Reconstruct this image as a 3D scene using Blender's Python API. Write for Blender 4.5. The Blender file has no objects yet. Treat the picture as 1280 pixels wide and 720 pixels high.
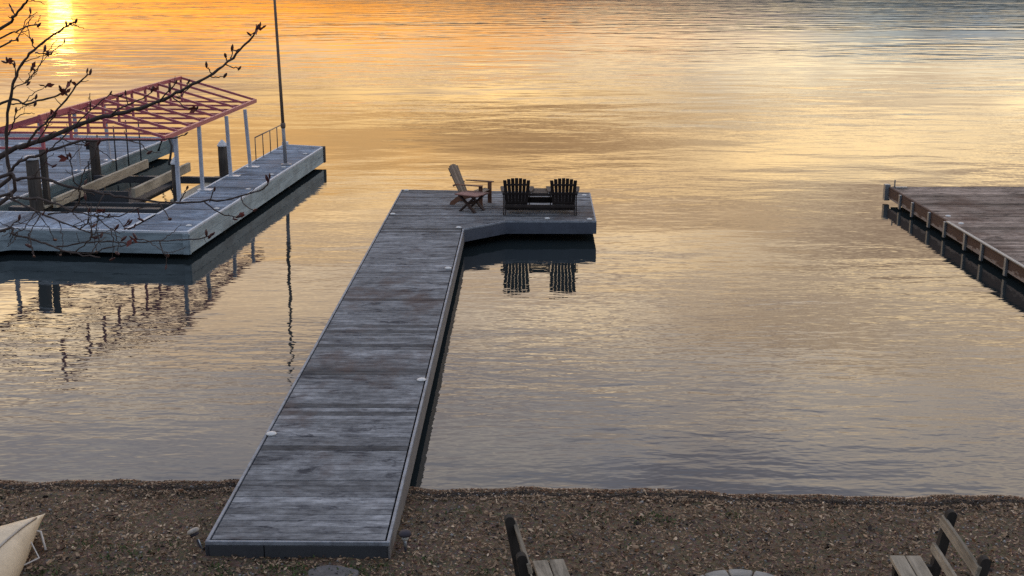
import bpy, bmesh, math, random
from mathutils import Vector, Matrix, noise
R = math.radians
C = bpy.context.scene.collection
scn = bpy.context.scene

# ---------------------------------------------------------------- helpers
class MB:
    """collects boxes, beams, tubes and polygons; build() links them as ONE mesh object"""
    def __init__(s): s.v = []; s.f = []; s.mi = []
    def add(s, vs, fs, m=0):
        o = len(s.v); s.v += [tuple(v) for v in vs]
        for f in fs: s.f.append(tuple(i + o for i in f)); s.mi.append(m)
    def prism(s, top, bot, m=0):
        n = len(top); vs = list(top) + list(bot)
        fs = [tuple(range(n)), tuple(reversed(range(n, 2*n)))]
        for i in range(n):
            j = (i+1) % n; fs.append((j, i, n+i, n+j))
        s.add(vs, fs, m); return s
    def poly(s, pts, z0, z1, m=0):           # pts counter-clockwise in xy
        return s.prism([(x, y, z1) for x, y in pts], [(x, y, z0) for x, y in pts], m)
    def box(s, c, d, rot=None, m=0):
        x, y, z = d[0]/2, d[1]/2, d[2]/2
        vs = [Vector(p) for p in ((-x,-y,z),(x,-y,z),(x,y,z),(-x,y,z),(-x,-y,-z),(x,-y,-z),(x,y,-z),(-x,y,-z))]
        if rot is not None: vs = [rot @ v for v in vs]
        vs = [v + Vector(c) for v in vs]
        s.prism(vs[:4], vs[4:], m); return s
    def beam(s, p0, p1, w, h, up=(0,0,1), m=0):
        p0, p1 = Vector(p0), Vector(p1); d = (p1-p0).normalized(); up = Vector(up)
        if abs(d.dot(up)) > .98: up = Vector((0,1,0))
        sx = d.cross(up).normalized()*w/2; sz = sx.cross(d).normalized()*h/2
        t = [p0-sx+sz, p0+sx+sz, p1+sx+sz, p1-sx+sz]; b = [p0-sx-sz, p0+sx-sz, p1+sx-sz, p1-sx-sz]
        s.prism(t, b, m); return s
    def tube(s, pts, rad, n=8, m=0, cap=True):
        pts = [Vector(p) for p in pts]; k = len(pts)
        if not hasattr(rad, '__len__'): rad = [rad]*k
        vs = []; ref = Vector((0.31, .17, .93)).normalized()
        for i, p in enumerate(pts):
            d = (pts[min(i+1, k-1)] - pts[max(i-1, 0)]).normalized()
            r_ = ref if abs(d.dot(ref)) < .97 else Vector((1,0,0))
            a = d.cross(r_).normalized(); b = d.cross(a)
            for j in range(n):
                t = 2*math.pi*j/n; vs.append(p + (a*math.cos(t) + b*math.sin(t))*rad[i])
        fs = []
        for i in range(k-1):
            for j in range(n):
                q = (j+1) % n; fs.append((i*n+j, i*n+q, (i+1)*n+q, (i+1)*n+j))
        if cap: fs += [tuple(reversed(range(n))), tuple(range((k-1)*n, k*n))]
        s.add(vs, fs, m); return s
    def lathe(s, c, prof, n=16, m=0):       # prof: (radius, z) from bottom to top
        vs = []
        for r, z in prof:
            for j in range(n):
                t = 2*math.pi*j/n; vs.append((c[0]+r*math.cos(t), c[1]+r*math.sin(t), c[2]+z))
        k = len(prof); fs = []
        for i in range(k-1):
            for j in range(n):
                q = (j+1) % n; fs.append((i*n+j, i*n+q, (i+1)*n+q, (i+1)*n+j))
        fs += [tuple(reversed(range(n))), tuple(range((k-1)*n, k*n))]
        s.add(vs, fs, m); return s
    def build(s, name, mat, parent=None, smooth=False, bevel=0, label=None):
        me = bpy.data.meshes.new(name); me.from_pydata(s.v, [], s.f)
        for mm in (mat if isinstance(mat, (list, tuple)) else [mat]): me.materials.append(mm)
        me.polygons.foreach_set('material_index', s.mi)
        bm = bmesh.new(); bm.from_mesh(me); bmesh.ops.recalc_face_normals(bm, faces=bm.faces); bm.to_mesh(me); bm.free()
        if smooth: me.polygons.foreach_set('use_smooth', [True]*len(me.polygons))
        me.update()
        o = bpy.data.objects.new(name, me); C.objects.link(o)
        if parent: o.parent = parent
        if bevel:
            b = o.modifiers.new('bevel', 'BEVEL'); b.width = bevel; b.segments = 1; b.limit_method = 'ANGLE'; b.angle_limit = R(40)
        if label: o['label'] = label
        return o

def tag(o, label, cat, group=None):
    o['label'] = label; o['category'] = cat
    if group: o['group'] = group
    return o
def thing(name, label, cat, loc=(0,0,0), rz=0, group=None):
    o = bpy.data.objects.new(name, None); C.objects.link(o); o.empty_display_size = .2
    o.location = loc; o.rotation_euler = (0, 0, rz)
    return tag(o, label, cat, group)
def kind(o, k, label=None):
    o['kind'] = k
    if label: o['label'] = label
    return o
def dup(root, loc, rz, label, group=None):
    r = root.copy(); C.objects.link(r); r.location = loc; r.rotation_euler = (0,0,rz); r['label'] = label
    if group: r['group'] = group
    for ch in list(root.children):
        c = ch.copy(); C.objects.link(c); c.parent = r
        for g in list(ch.children):
            d = g.copy(); C.objects.link(d); d.parent = c
    return r

# ---------------------------------------------------------------- materials
class NT:
    def __init__(s, name):
        s.m = bpy.data.materials.new(name); s.m.use_nodes = True; s.t = s.m.node_tree; s.t.nodes.clear()
        s.out = s.n('ShaderNodeOutputMaterial'); s.b = s.n('ShaderNodeBsdfPrincipled'); s.l(s.b.outputs[0], s.out.inputs[0])
    def n(s, k, **kw):
        n = s.t.nodes.new(k)
        for a, v in kw.items(): setattr(n, a, v)
        return n
    def l(s, a, b): s.t.links.new(a, b)
    def coord(s, scale=(1,1,1), rot=(0,0,0), which='Object', loc=(0,0,0)):
        c = s.n('ShaderNodeTexCoord'); mp = s.n('ShaderNodeMapping')
        mp.inputs['Scale'].default_value = scale; mp.inputs['Rotation'].default_value = rot; mp.inputs['Location'].default_value = loc
        s.l(c.outputs[which], mp.inputs[0]); return mp.outputs[0]
    def noise(s, vec, scale, detail=4, rough=.55, dist=0):
        n = s.n('ShaderNodeTexNoise'); n.inputs['Scale'].default_value = scale; n.inputs['Detail'].default_value = detail
        n.inputs['Roughness'].default_value = rough; n.inputs['Distortion'].default_value = dist; s.l(vec, n.inputs['Vector']); return n.outputs['Fac']
    def ramp(s, fac, stops):
        r = s.n('ShaderNodeValToRGB'); e = r.color_ramp.elements
        while len(e) < len(stops): e.new(.5)
        for i, (p, c) in enumerate(stops):
            e[i].position = p; e[i].color = (c[0], c[1], c[2], 1) if hasattr(c, '__len__') else (c, c, c, 1)
        s.l(fac, r.inputs[0]); return r.outputs[0]
    def mix(s, fac, a, b, op='MIX'):
        m = s.n('ShaderNodeMix', data_type='RGBA', blend_type=op)
        for sock, v in ((m.inputs[0], fac), (m.inputs[6], a), (m.inputs[7], b)):
            if hasattr(v, 'links'): s.l(v, sock)
            elif hasattr(v, '__len__'): sock.default_value = (v[0], v[1], v[2], 1)
            else: sock.default_value = v
        return m.outputs[2]
    def math(s, op, a, b=None, c=None, clamp=False):
        m = s.n('ShaderNodeMath', operation=op); m.use_clamp = clamp
        for i, v in enumerate((a, b, c)):
            if v is None: continue
            if hasattr(v, 'links'): s.l(v, m.inputs[i])
            else: m.inputs[i].default_value = v
        return m.outputs[0]
    def island(s): return s.n('ShaderNodeNewGeometry').outputs['Random Per Island']
    def set(s, col=None, rough=.6, bump=None, bd=.004, bs=.6, metal=0, spec=.4):
        if col is not None:
            if hasattr(col, 'links'): s.l(col, s.b.inputs['Base Color'])
            else: s.b.inputs['Base Color'].default_value = (*col, 1)
        if hasattr(rough, 'links'): s.l(rough, s.b.inputs['Roughness'])
        else: s.b.inputs['Roughness'].default_value = rough
        s.b.inputs['Metallic'].default_value = metal; s.b.inputs['Specular IOR Level'].default_value = spec
        if bump is not None:
            b = s.n('ShaderNodeBump'); b.inputs['Strength'].default_value = bs; b.inputs['Distance'].default_value = bd
            s.l(bump, b.inputs['Height']); s.l(b.outputs[0], s.b.inputs['Normal'])
        return s.m

def wood(name, c0, c1, axis=0, stain=None, stain_amt=.5, vary=.5, rough=.75, dark=.25, bd=.003, spec=.25):
    """boards: grain along axis, board-to-board tint, worn blotches"""
    t = NT(name); sc = [38.0]*3; sc[axis] = 2.2
    g = t.noise(t.coord(sc), 1, 5, .65)
    sc2 = [5.0]*3; sc2[axis] = .9
    bl = t.noise(t.coord(sc2), 1, 6, .7, .4)
    base = t.mix(g, c0, c1)
    tint = t.ramp(t.island(), [(0, 1-vary), (1, 1+vary*.35)])
    base = t.mix(1, base, tint, 'MULTIPLY')
    dk = t.ramp(bl, [(.36, dark), (.56, 1)])
    base = t.mix(.85, base, dk, 'MULTIPLY')
    if stain:
        s2 = t.noise(t.coord((.9, .9, .9), loc=(3, 7, 1)), 1, 4, .6)
        f = t.ramp(s2, [(.52, 0), (.68, stain_amt)])
        base = t.mix(f, base, stain)
    return t.set(base, rough, g, bd, .7, 0, spec)

def painted(name, col, wear=(.2,.2,.2), amt=.5, rough=.55, scale=3, metal=0, spec=.35):
    t = NT(name); n = t.noise(t.coord((1,1,1)), scale, 7, .65); n2 = t.noise(t.coord((1,1,1)), scale*9, 4, .6)
    f = t.ramp(n, [(.45, 0), (.72, amt)])
    c = t.mix(f, col, wear); c = t.mix(.5, c, t.ramp(n2, [(.3, .7), (.7, 1.1)]), 'MULTIPLY')
    return t.set(c, rough, n2, .002, .4, metal, spec)

M = {}
def deckmat(name, lo, hi, brown, dark, axis=0):
    t = NT(name)
    isl = t.island(); shift = t.n('ShaderNodeCombineXYZ')
    t.l(t.math('MULTIPLY', isl, 91), shift.inputs[0]); t.l(t.math('MULTIPLY', isl, 57), shift.inputs[1]); t.l(t.math('MULTIPLY', isl, 23), shift.inputs[2])
    def sc(a, b, brd=True):
        v = [b]*3; v[axis] = a; c = t.coord(v)
        if not brd: return c
        ad = t.n('ShaderNodeVectorMath', operation='ADD'); t.l(c, ad.inputs[0]); t.l(shift.outputs[0], ad.inputs[1]); return ad.outputs[0]
    grain = t.noise(sc(4, 75), 1, 4, .65)
    worn = t.noise(sc(2.6, 9.0), 1, 8, .75, .2)              # each board weathers on its own
    area = t.noise(t.coord((.55, .55, .55), loc=(11, 4, 0)), 1, 5, .6)
    mott = t.noise(t.coord((9, 9, 9)), 1, 6, .75)
    c = t.mix(t.ramp(worn, [(.34, 0), (.64, 1)]), lo, hi)
    c = t.mix(1, c, t.ramp(isl, [(0, .36), (.12, .55), (.22, .84), (.6, 1), (.88, 1.1), (1, 1.4)]), 'MULTIPLY')
    c = t.mix(.7, c, t.ramp(grain, [(.3, .55), (.7, 1.25)]), 'MULTIPLY')
    c = t.mix(.75, c, t.ramp(area, [(.35, .6), (.6, 1.15)]), 'MULTIPLY')
    c = t.mix(.6, c, t.ramp(mott, [(.36, .5), (.62, 1.2)]), 'MULTIPLY')
    dk = t.math('ADD', t.math('MULTIPLY', t.noise(sc(1.6, 4.0, False), 1, 7, .75, .4), .75), t.math('MULTIPLY', mott, .25))
    f = t.ramp(dk, [(.525, 0), (.60, .85)]); c = t.mix(f, c, dark)
    br = t.noise(t.coord((.8, .55, 1), loc=(2.3, 9.1, 0)), 1, 5, .65)
    c = t.mix(t.ramp(br, [(.52, 0), (.66, .68)]), c, brown)
    return t.set(c, .85, grain, .002, .6, 0, .12)
M['deck'] = deckmat('grey_decking', (.105,.111,.122), (.305,.316,.33), (.085,.058,.05), (.024,.027,.036))
M['deck_pale'] = deckmat('pale_decking', (.15,.19,.25), (.30,.37,.46), (.18,.19,.22), (.06,.07,.09))
M['deck_pale_y'] = deckmat('pale_decking_lengthwise', (.22,.28,.37), (.40,.49,.60), (.2,.21,.24), (.13,.15,.18), 1)
M['deck_brown'] = deckmat('brown_decking', (.15,.11,.088), (.42,.335,.28), (.085,.045,.032), (.025,.018,.017))
M['trim'] = painted('trim_grey', (.24,.265,.30), (.10,.11,.125), .9, .6, 6)
M['fascia_dark'] = painted('fascia_slate', (.075,.088,.115), (.04,.045,.06), .7, .6, 2)
M['skirt'] = painted('skirt_panel', (.05,.055,.062), (.032,.034,.04), .7, .7, 4)
M['fascia_side'] = painted('fascia_side_grey', (.18,.177,.176), (.11,.1,.1), .7, .6, 2)
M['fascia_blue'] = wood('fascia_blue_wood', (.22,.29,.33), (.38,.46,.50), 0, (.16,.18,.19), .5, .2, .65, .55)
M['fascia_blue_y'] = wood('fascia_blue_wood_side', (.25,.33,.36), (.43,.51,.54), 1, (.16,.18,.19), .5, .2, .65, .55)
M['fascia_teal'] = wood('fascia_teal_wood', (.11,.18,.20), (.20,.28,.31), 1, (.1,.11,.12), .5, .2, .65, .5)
M['trim_pale'] = painted('trim_pale', (.52,.57,.62), (.3,.32,.35), .5)
M['black'] = painted('black_rubber', (.012,.012,.014), (.02,.02,.02), .4, .7)
M['pile'] = wood('piling_wood', (.05,.042,.036), (.12,.105,.09), 2, (.02,.02,.02), .7, .2, .85, .35, .008)
M['white_cap'] = painted('white_cap_plastic', (.62,.66,.70), (.4,.42,.45), .4, .45)
M['post'] = painted('post_paint', (.45,.49,.56), (.25,.25,.28), .5, .45, 4)
M['red'] = painted('red_frame_paint', (.44,.115,.135), (.28,.07,.075), .6, .42, 3)
M['pole_low'] = painted('pole_weathered_metal', (.30,.31,.33), (.17,.14,.12), .7, .5, 5, .3)
M['pole_top'] = painted('pole_brown', (.17,.125,.095), (.09,.065,.05), .6, .5, 5)
M['rail'] = painted('rail_metal', (.16,.13,.11), (.08,.06,.05), .6, .45, 8, .4)
M['bunk'] = wood('bunk_timber', (.30,.26,.19), (.52,.47,.37), 1, (.18,.16,.12), .5, .25, .75, .5)
M['lift'] = painted('lift_dark_metal', (.05,.055,.062), (.03,.03,.032), .6, .55, 4)
M['lightdisc'] = painted('light_disc', (.62,.62,.60), (.4,.4,.39), .5, .5, 30)
M['chair_dark'] = wood('chair_dark_wood', (.022,.017,.016), (.05,.038,.034), 2, None, 0, .3, .7, .6)
M['chair_grey'] = wood('chair_grey_wood', (.17,.13,.10), (.33,.265,.205), 2, (.1,.07,.06), .5, .35, .75, .6)
M['chair_red'] = wood('chair_redbrown_wood', (.12,.055,.034), (.23,.115,.07), 1, (.05,.03,.027), .5, .3, .7, .6)
M['stool_top'] = wood('stool_top_wood', (.16,.075,.062), (.30,.165,.14), 0, (.1,.06,.05), .4, .4, .7, .6)
M['stool_leg'] = wood('stool_leg_wood', (.028,.018,.016), (.06,.034,.028), 2, None, 0, .3, .7, .6)
M['fascia_brown'] = None
M['steel'] = painted('galvanised_steel', (.24,.26,.275), (.17,.18,.2), .6, .45, 6, .5)
M['bench'] = wood('bench_weathered_wood', (.13,.11,.082), (.47,.41,.32), 1, (.11,.09,.065), .7, .35, .9, .3, .008, .12)
M['bench_dark'] = wood('bench_dark_wood', (.022,.02,.018), (.055,.048,.042), 2, (.03,.028,.022), .5, .2, .9, .5, .006)
M['solar_cap'] = painted('solar_cap_plastic', (.05,.046,.056), (.03,.03,.035), .5, .7, 20, 0, .15)
M['solar_glass'] = painted('solar_lens', (.55,.56,.52), (.3,.3,.28), .5, .25, 30)
M['solar_dull'] = painted('solar_weathered_shell', (.36,.33,.29), (.16,.14,.12), .8, .6, 25)
M['solar_stem'] = painted('solar_stem_steel', (.40,.44,.46), (.2,.2,.2), .5, .35, 20, .5)
M['rack'] = painted('rack_tube', (.55,.52,.48), (.35,.3,.27), .5, .4, 10)

def m_fascia_brown():
    t = NT('fascia_brown_peeling'); g = t.noise(t.coord((30, 2, 30)), 1, 5, .65)
    c = t.mix(g, (.055,.034,.026), (.125,.078,.06))
    lo = t.n('ShaderNodeSeparateXYZ'); t.l(t.coord(), lo.inputs[0])
    pz = t.math('SUBTRACT', .21, lo.outputs[2])                  # bare, scraped wood along the lower rub zone
    n = t.noise(t.coord((6, 1.6, 6)), 1, 6, .7)
    f = t.math('ADD', n, t.math('MULTIPLY', pz, 2.2))
    c = t.mix(t.ramp(f, [(.54, 0), (.62, .8)]), c, (.30,.25,.22))
    return t.set(c, .8, g, .004, .6, 0, .2)
M['fascia_brown'] = m_fascia_brown()

def m_stone(name, a, b):
    t = NT(name); n = t.noise(t.coord(), 7, 8, .7); n2 = t.noise(t.coord(), 60, 4, .7)
    c = t.mix(t.ramp(n, [(.3, 0), (.7, 1)]), a, b); c = t.mix(1, c, t.ramp(t.island(), [(0, .75), (1, 1.1)]), 'MULTIPLY')
    c = t.mix(.6, c, t.ramp(n2, [(.3, .6), (.7, 1.2)]), 'MULTIPLY')
    return t.set(c, .9, n2, .006, .8, 0, .2)
M['stone'] = m_stone('fire_pit_stone', (.17,.162,.145), (.34,.325,.295))
M['flag'] = m_stone('flagstone', (.07,.066,.066), (.14,.13,.125))
M['ash'] = m_stone('ash', (.035,.032,.03), (.09,.085,.08))

def m_canoe():
    t = NT('canoe_hull_faded'); n = t.noise(t.coord((1,1,1)), 2.2, 7, .65); s = t.noise(t.coord((14, 3, 14)), 1, 6, .7)
    c = t.mix(t.ramp(n, [(.3, 0), (.7, 1)]), (.50,.42,.30), (.76,.64,.46))
    c = t.mix(t.ramp(s, [(.58, 0), (.75, .45)]), c, (.27,.24,.2))
    k = t.noise(t.coord(), 45, 3, .7); c = t.mix(.4, c, t.ramp(k, [(.28, .6), (.6, 1.1)]), 'MULTIPLY')
    return t.set(c, .5, s, .002, .4, 0, .35)
M['canoe'] = m_canoe()
M['canoe_keel'] = painted('keel_strip', (.30,.29,.27), (.14,.13,.12), .6, .4, 6, .3)
M['canoe_trim'] = painted('gunwale', (.13,.12,.11), (.07,.07,.06), .5, .5)

def m_bark():
    t = NT('bark'); n = t.noise(t.coord((1,1,1)), 60, 5, .7); n2 = t.noise(t.coord(), 4, 4, .6)
    c = t.mix(n, (.028,.021,.02), (.10,.08,.072)); c = t.mix(.6, c, t.ramp(n2, [(.3, .6), (.7, 1.3)]), 'MULTIPLY')
    return t.set(c, .85, n, .002, .8, 0, .2)
M['bark'] = m_bark()
M['bud'] = painted('bud_scale', (.065,.022,.022), (.03,.014,.014), .6, .5, 40)
M['dead_leaf'] = painted('dead_leaf_red', (.16,.035,.026), (.07,.025,.02), .6, .6, 30)

def m_ground():
    t = NT('leafy_gravel_ground')
    a = t.noise(t.coord(), 1.1, 5, .6); b = t.noise(t.coord(), 9, 7, .72); c_ = t.noise(t.coord(), 55, 5, .75)
    v = t.n('ShaderNodeTexVoronoi'); v.inputs['Scale'].default_value = 34; t.l(t.coord((1,1,1)), v.inputs['Vector'])
    c = t.mix(t.ramp(b, [(.3, 0), (.7, 1)]), (.085,.060,.040), (.215,.158,.108))
    c = t.mix(.75, c, t.ramp(c_, [(.28, .35), (.72, 1.55)]), 'MULTIPLY')
    c = t.mix(.5, c, t.mix(.6, (.6,.6,.6), v.outputs['Color']), 'MULTIPLY')
    mo = t.math('MULTIPLY', t.ramp(a, [(.52, 0), (.68, 1)]), t.ramp(b, [(.48, 0), (.62, .7)]))
    c = t.mix(mo, c, (.045,.06,.022))
    # sand and leaf wrack by the water: tone set by height above the lake, darkest in one band
    g = t.n('ShaderNodeNewGeometry'); sp = t.n('ShaderNodeSeparateXYZ'); t.l(g.outputs['Position'], sp.inputs[0])
    h = t.math('ADD', sp.outputs[2], t.math('MULTIPLY', t.math('SUBTRACT', b, .5), .05))
    shore_tone = t.ramp(h, [(.0, .8), (.07, .75), (.095, .30), (.115, .36), (.15, 1)])
    c = t.mix(1, c, shore_tone, 'MULTIPLY')
    sand = t.ramp(sp.outputs[2], [(.008, 1), (.022, 0)]); c = t.mix(t.math('MULTIPLY', sand, t.ramp(a, [(.4, .3), (.6, .95)])), c, (.52,.40,.28))
    hh = t.math('ADD', t.math('MULTIPLY', c_, .5), t.math('MULTIPLY', b, 1.0))
    return t.set(c, .9, hh, .03, .9, 0, .2)
M['ground'] = m_ground()

def leafmat(name, a, b):
    t = NT(name); n = t.noise(t.coord(), 30, 3, .6)
    c = t.mix(t.island(), a, b); c = t.mix(.5, c, t.ramp(n, [(.3, .6), (.7, 1.2)]), 'MULTIPLY')
    return t.set(c, .8, None, spec=.25)
M['leaf_a'] = leafmat('litter_brown', (.115,.073,.045), (.40,.275,.175))
M['leaf_b'] = leafmat('litter_tan', (.28,.195,.12), (.68,.52,.36))
M['leaf_c'] = leafmat('litter_dark', (.012,.010,.009), (.042,.031,.026))
M['leaf_d'] = leafmat('litter_rust', (.09,.04,.02), (.20,.10,.05))
M['pebble'] = leafmat('pebble_grey', (.09,.085,.08), (.27,.26,.25))
M['weed'] = leafmat('weed_green', (.035,.062,.017), (.095,.13,.045))

def m_water():
    t = NT('lake_water')
    g = t.n('ShaderNodeNewGeometry'); P = g.outputs['Position']
    def off(v, d):
        a = t.n('ShaderNodeVectorMath', operation='ADD'); a.inputs[1].default_value = d; t.l(v, a.inputs[0]); return a.outputs[0]
    def scl(v, s_, rz=0):
        mp = t.n('ShaderNodeMapping'); mp.inputs['Scale'].default_value = s_; mp.inputs['Rotation'].default_value = (0, 0, rz); t.l(v, mp.inputs[0]); return mp.outputs[0]
    sep = t.n('ShaderNodeSeparateXYZ'); t.l(P, sep.inputs[0])
    yy = sep.outputs[1]
    # wind patches: calm near shore, livelier further out, cat's paws of rippled water
    far = t.math('MULTIPLY_ADD', yy, 1/110.0, -.16, clamp=True)
    patch = t.ramp(t.noise(scl(P, (.022, .075, 1), R(8)), 1, 3, .55), [(.35, .25), (.65, 1.25)])
    sx = sy = None
    # (scale x, scale y, rotation, height m, detail, near factor, far factor)
    inshore = t.math('MULTIPLY_ADD', yy, -1/9.0, 23/9.0, clamp=True)
    L = [((.16, .33, 1), R(4), WAVE[0], .6, .30, .95, .05),
         ((.50, .85, 1), R(-8), WAVE[1], .6, .42, 1.0, .04),
         ((1.25, 3.4, 1), R(11), WAVE[2], 1, .62, .10, .015),
         ((4.6, 10.5, 1), R(-5), WAVE[3], 1, .7, .0, .008)]
    for s_, rz, amp, det, nf, ff, e in L:
        h0 = t.noise(scl(P, s_, rz), 1, det, .5, .25); hx = t.noise(scl(off(P, (e,0,0)), s_, rz), 1, det, .5, .25); hy = t.noise(scl(off(P, (0,e,0)), s_, rz), 1, det, .5, .25)
        k = t.math('MULTIPLY', t.math('MULTIPLY_ADD', far, ff-nf, nf), patch)
        if amp < .01: k = t.math('MULTIPLY', k, t.math('MULTIPLY_ADD', inshore, 1.1, 1))
        k = t.math('MULTIPLY', k, amp/e)
        dx = t.math('MULTIPLY', t.math('SUBTRACT', h0, hx), k); dy = t.math('MULTIPLY', t.math('SUBTRACT', h0, hy), k)
        sx = dx if sx is None else t.math('ADD', sx, dx); sy = dy if sy is None else t.math('ADD', sy, dy)
    cx = t.n('ShaderNodeCombineXYZ'); t.l(sx, cx.inputs[0]); t.l(sy, cx.inputs[1]); cx.inputs[2].default_value = 1
    nm = t.n('ShaderNodeVectorMath', operation='NORMALIZE'); t.l(cx.outputs[0], nm.inputs[0]); t.l(nm.outputs[0], t.b.inputs['Normal'])
    t.b.inputs['Base Color'].default_value = (.016,.022,.024,1)
    t.b.inputs['IOR'].default_value = 1.36
    t.b.inputs['Roughness'].default_value = .008
    t.b.inputs['Specular IOR Level'].default_value = .5
    return t.m
WAVE = (.085, .034, .0085, .0024)
M['water'] = m_water()

# ---------------------------------------------------------------- light, sky, camera
SUN_AZ, SUN_EL = R(-19.6), R(2.25)
sd = Vector((math.sin(SUN_AZ)*math.cos(SUN_EL), math.cos(SUN_AZ)*math.cos(SUN_EL), math.sin(SUN_EL)))
def world():
    w = bpy.data.worlds.new('World'); scn.world = w; w.use_nodes = True; t = w.node_tree; t.nodes.clear()
    def n(k, **kw):
        x = t.nodes.new(k)
        for a, v in kw.items(): setattr(x, a, v)
        return x
    def mth(op, a, b=None, c=None, clamp=False):
        m = n('ShaderNodeMath', operation=op); m.use_clamp = clamp
        for i, v in enumerate((a, b, c)):
            if v is None: continue
            if hasattr(v, 'links'): t.links.new(v, m.inputs[i])
            else: m.inputs[i].default_value = v
        return m.outputs[0]
    def ramp(f, stops):
        r = n('ShaderNodeValToRGB'); e = r.color_ramp.elements
        while len(e) < len(stops): e.new(.5)
        for i, (p, c) in enumerate(stops):
            e[i].position = p; e[i].color = (c[0], c[1], c[2], 1) if hasattr(c, '__len__') else (c, c, c, 1)
        t.links.new(f, r.inputs[0]); return r.outputs[0]
    def mix(f, a, b, op='MIX'):
        m = n('ShaderNodeMix', data_type='RGBA', blend_type=op)
        for s_, v in ((m.inputs[0], f), (m.inputs[6], a), (m.inputs[7], b)):
            if hasattr(v, 'links'): t.links.new(v, s_)
            elif hasattr(v, '__len__'): s_.default_value = (*v, 1)
            else: s_.default_value = v
        return m.outputs[2]
    tc = n('ShaderNodeTexCoord'); D = tc.outputs['Generated']
    sep = n('ShaderNodeSeparateXYZ'); t.links.new(D, sep.inputs[0]); X, Y, Z = sep.outputs
    # evening cloud deck: colour by elevation, warm towards the sunset, cool away from it
    zb = n('ShaderNodeTexNoise'); zb.inputs['Scale'].default_value = 5.0; zb.inputs['Detail'].default_value = 3
    zm = n('ShaderNodeMapping'); zm.inputs['Scale'].default_value = (1, 1, 3.5); t.links.new(D, zm.inputs[0]); t.links.new(zm.outputs[0], zb.inputs['Vector'])
    ZW = mth('ADD', Z, mth('MULTIPLY', mth('SUBTRACT', zb.outputs[0], .5), .07))
    sunny = ramp(ZW, [(0, (.70,.24,.05)), (.035, (1.05,.42,.07)), (.055, (.95,.46,.13)), (.068, (.62,.46,.32)), (.085, (.66,.50,.36)), (.10, (1.2,.80,.36)), (.14, (1.75,1.08,.41)), (.18, (1.9,1.27,.60)), (.23, (2.05,1.54,.98)), (.28, (1.72,1.42,1.12)), (.35, (1.22,1.12,1.12)), (.43, (1.0,1.0,1.16)), (.54, (.66,.74,.94)), (1, (.44,.53,.74))])
    cool = ramp(ZW, [(0, (.07,.16,.28)), (.03, (.15,.26,.37)), (.052, (.45,.47,.47)), (.075, (1.0,.85,.64)), (.14, (1.45,1.10,.66)), (.25, (1.95,1.5,.98)), (.34, (1.42,1.24,1.14)), (.43, (1.0,1.0,1.16)), (.54, (.66,.74,.94)), (1, (.44,.53,.74))])
    hl = mth('SQRT', mth('ADD', mth('MULTIPLY', X, X), mth('MULTIPLY', Y, Y)))
    ca = mth('DIVIDE', mth('ADD', mth('MULTIPLY', X, math.sin(SUN_AZ)), mth('MULTIPLY', Y, math.cos(SUN_AZ))), mth('MAXIMUM', hl, .001))
    side = n('ShaderNodeMapRange'); side.interpolation_type = 'SMOOTHSTEP'; t.links.new(ca, side.inputs[0])
    side.inputs[1].default_value = math.cos(R(37)); side.inputs[2].default_value = math.cos(R(8))
    col = mix(side.outputs[0], cool, sunny)
    # streaky cloud bands seen in perspective on a flat layer
    inv = mth('DIVIDE', 1, mth('ADD', mth('MAXIMUM', Z, 0), .10))
    cv = n('ShaderNodeCombineXYZ'); t.links.new(mth('MULTIPLY', X, inv), cv.inputs[0]); t.links.new(mth('MULTIPLY', Y, inv), cv.inputs[1])
    mp = n('ShaderNodeMapping'); mp.inputs['Scale'].default_value = (.55, 1.1, 1); mp.inputs['Rotation'].default_value = (0, 0, R(12)); t.links.new(cv.outputs[0], mp.inputs[0])
    nz = n('ShaderNodeTexNoise'); nz.inputs['Scale'].default_value = 1.5; nz.inputs['Detail'].default_value = 6; nz.inputs['Roughness'].default_value = .55; nz.inputs['Distortion'].default_value = .5
    t.links.new(mp.outputs[0], nz.inputs['Vector'])
    cl = ramp(nz.outputs[0], [(.38, (.64,.60,.61)), (.5, (.95,.95,.97)), (.60, (1.30,1.24,1.10))])
    col = mix(.95, col, cl, 'MULTIPLY')
    # thin stratus bars low over the far shore
    bm_ = n('ShaderNodeMapping'); bm_.inputs['Scale'].default_value = (2.2, 2.2, 26); t.links.new(D, bm_.inputs[0])
    bn = n('ShaderNodeTexNoise'); bn.inputs['Scale'].default_value = 1.0; bn.inputs['Detail'].default_value = 4; bn.inputs['Roughness'].default_value = .5; t.links.new(bm_.outputs[0], bn.inputs['Vector'])
    low = n('ShaderNodeMapRange'); t.links.new(Z, low.inputs[0]); low.inputs[1].default_value = .46; low.inputs[2].default_value = .30
    col = mix(low.outputs[0], col, mix(1, col, ramp(bn.outputs[0], [(.40, (.58,.54,.54)), (.5, (.97,.97,.98)), (.60, (1.42,1.36,1.18))]), 'MULTIPLY'))
    # the half of the sky behind the viewer is already dim and blue
    east = n('ShaderNodeMapRange'); east.interpolation_type = 'SMOOTHSTEP'; t.links.new(Y, east.inputs[0]); east.inputs[1].default_value = -.55; east.inputs[2].default_value = .45
    col = mix(east.outputs[0], (.46,.52,.64), col)
    # afterglow around the sun
    dt = n('ShaderNodeVectorMath', operation='DOT_PRODUCT'); t.links.new(D, dt.inputs[0]); dt.inputs[1].default_value = sd
    dm = mth('MAXIMUM', dt.outputs['Value'], 0)
    g1 = mth('MULTIPLY', mth('POWER', dm, 8500), 2.4); g2 = mth('MULTIPLY', mth('POWER', dm, 420), .12)
    glow = mix(1, mix(g1, (0,0,0), (1,.62,.12)), mix(g2, (0,0,0), (1,.42,.06)), 'ADD')
    for x in (glow,): x.node.inputs[0].default_value = 1
    for nd in t.nodes:
        if nd.bl_idname == 'ShaderNodeMix': nd.clamp_factor = False
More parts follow.
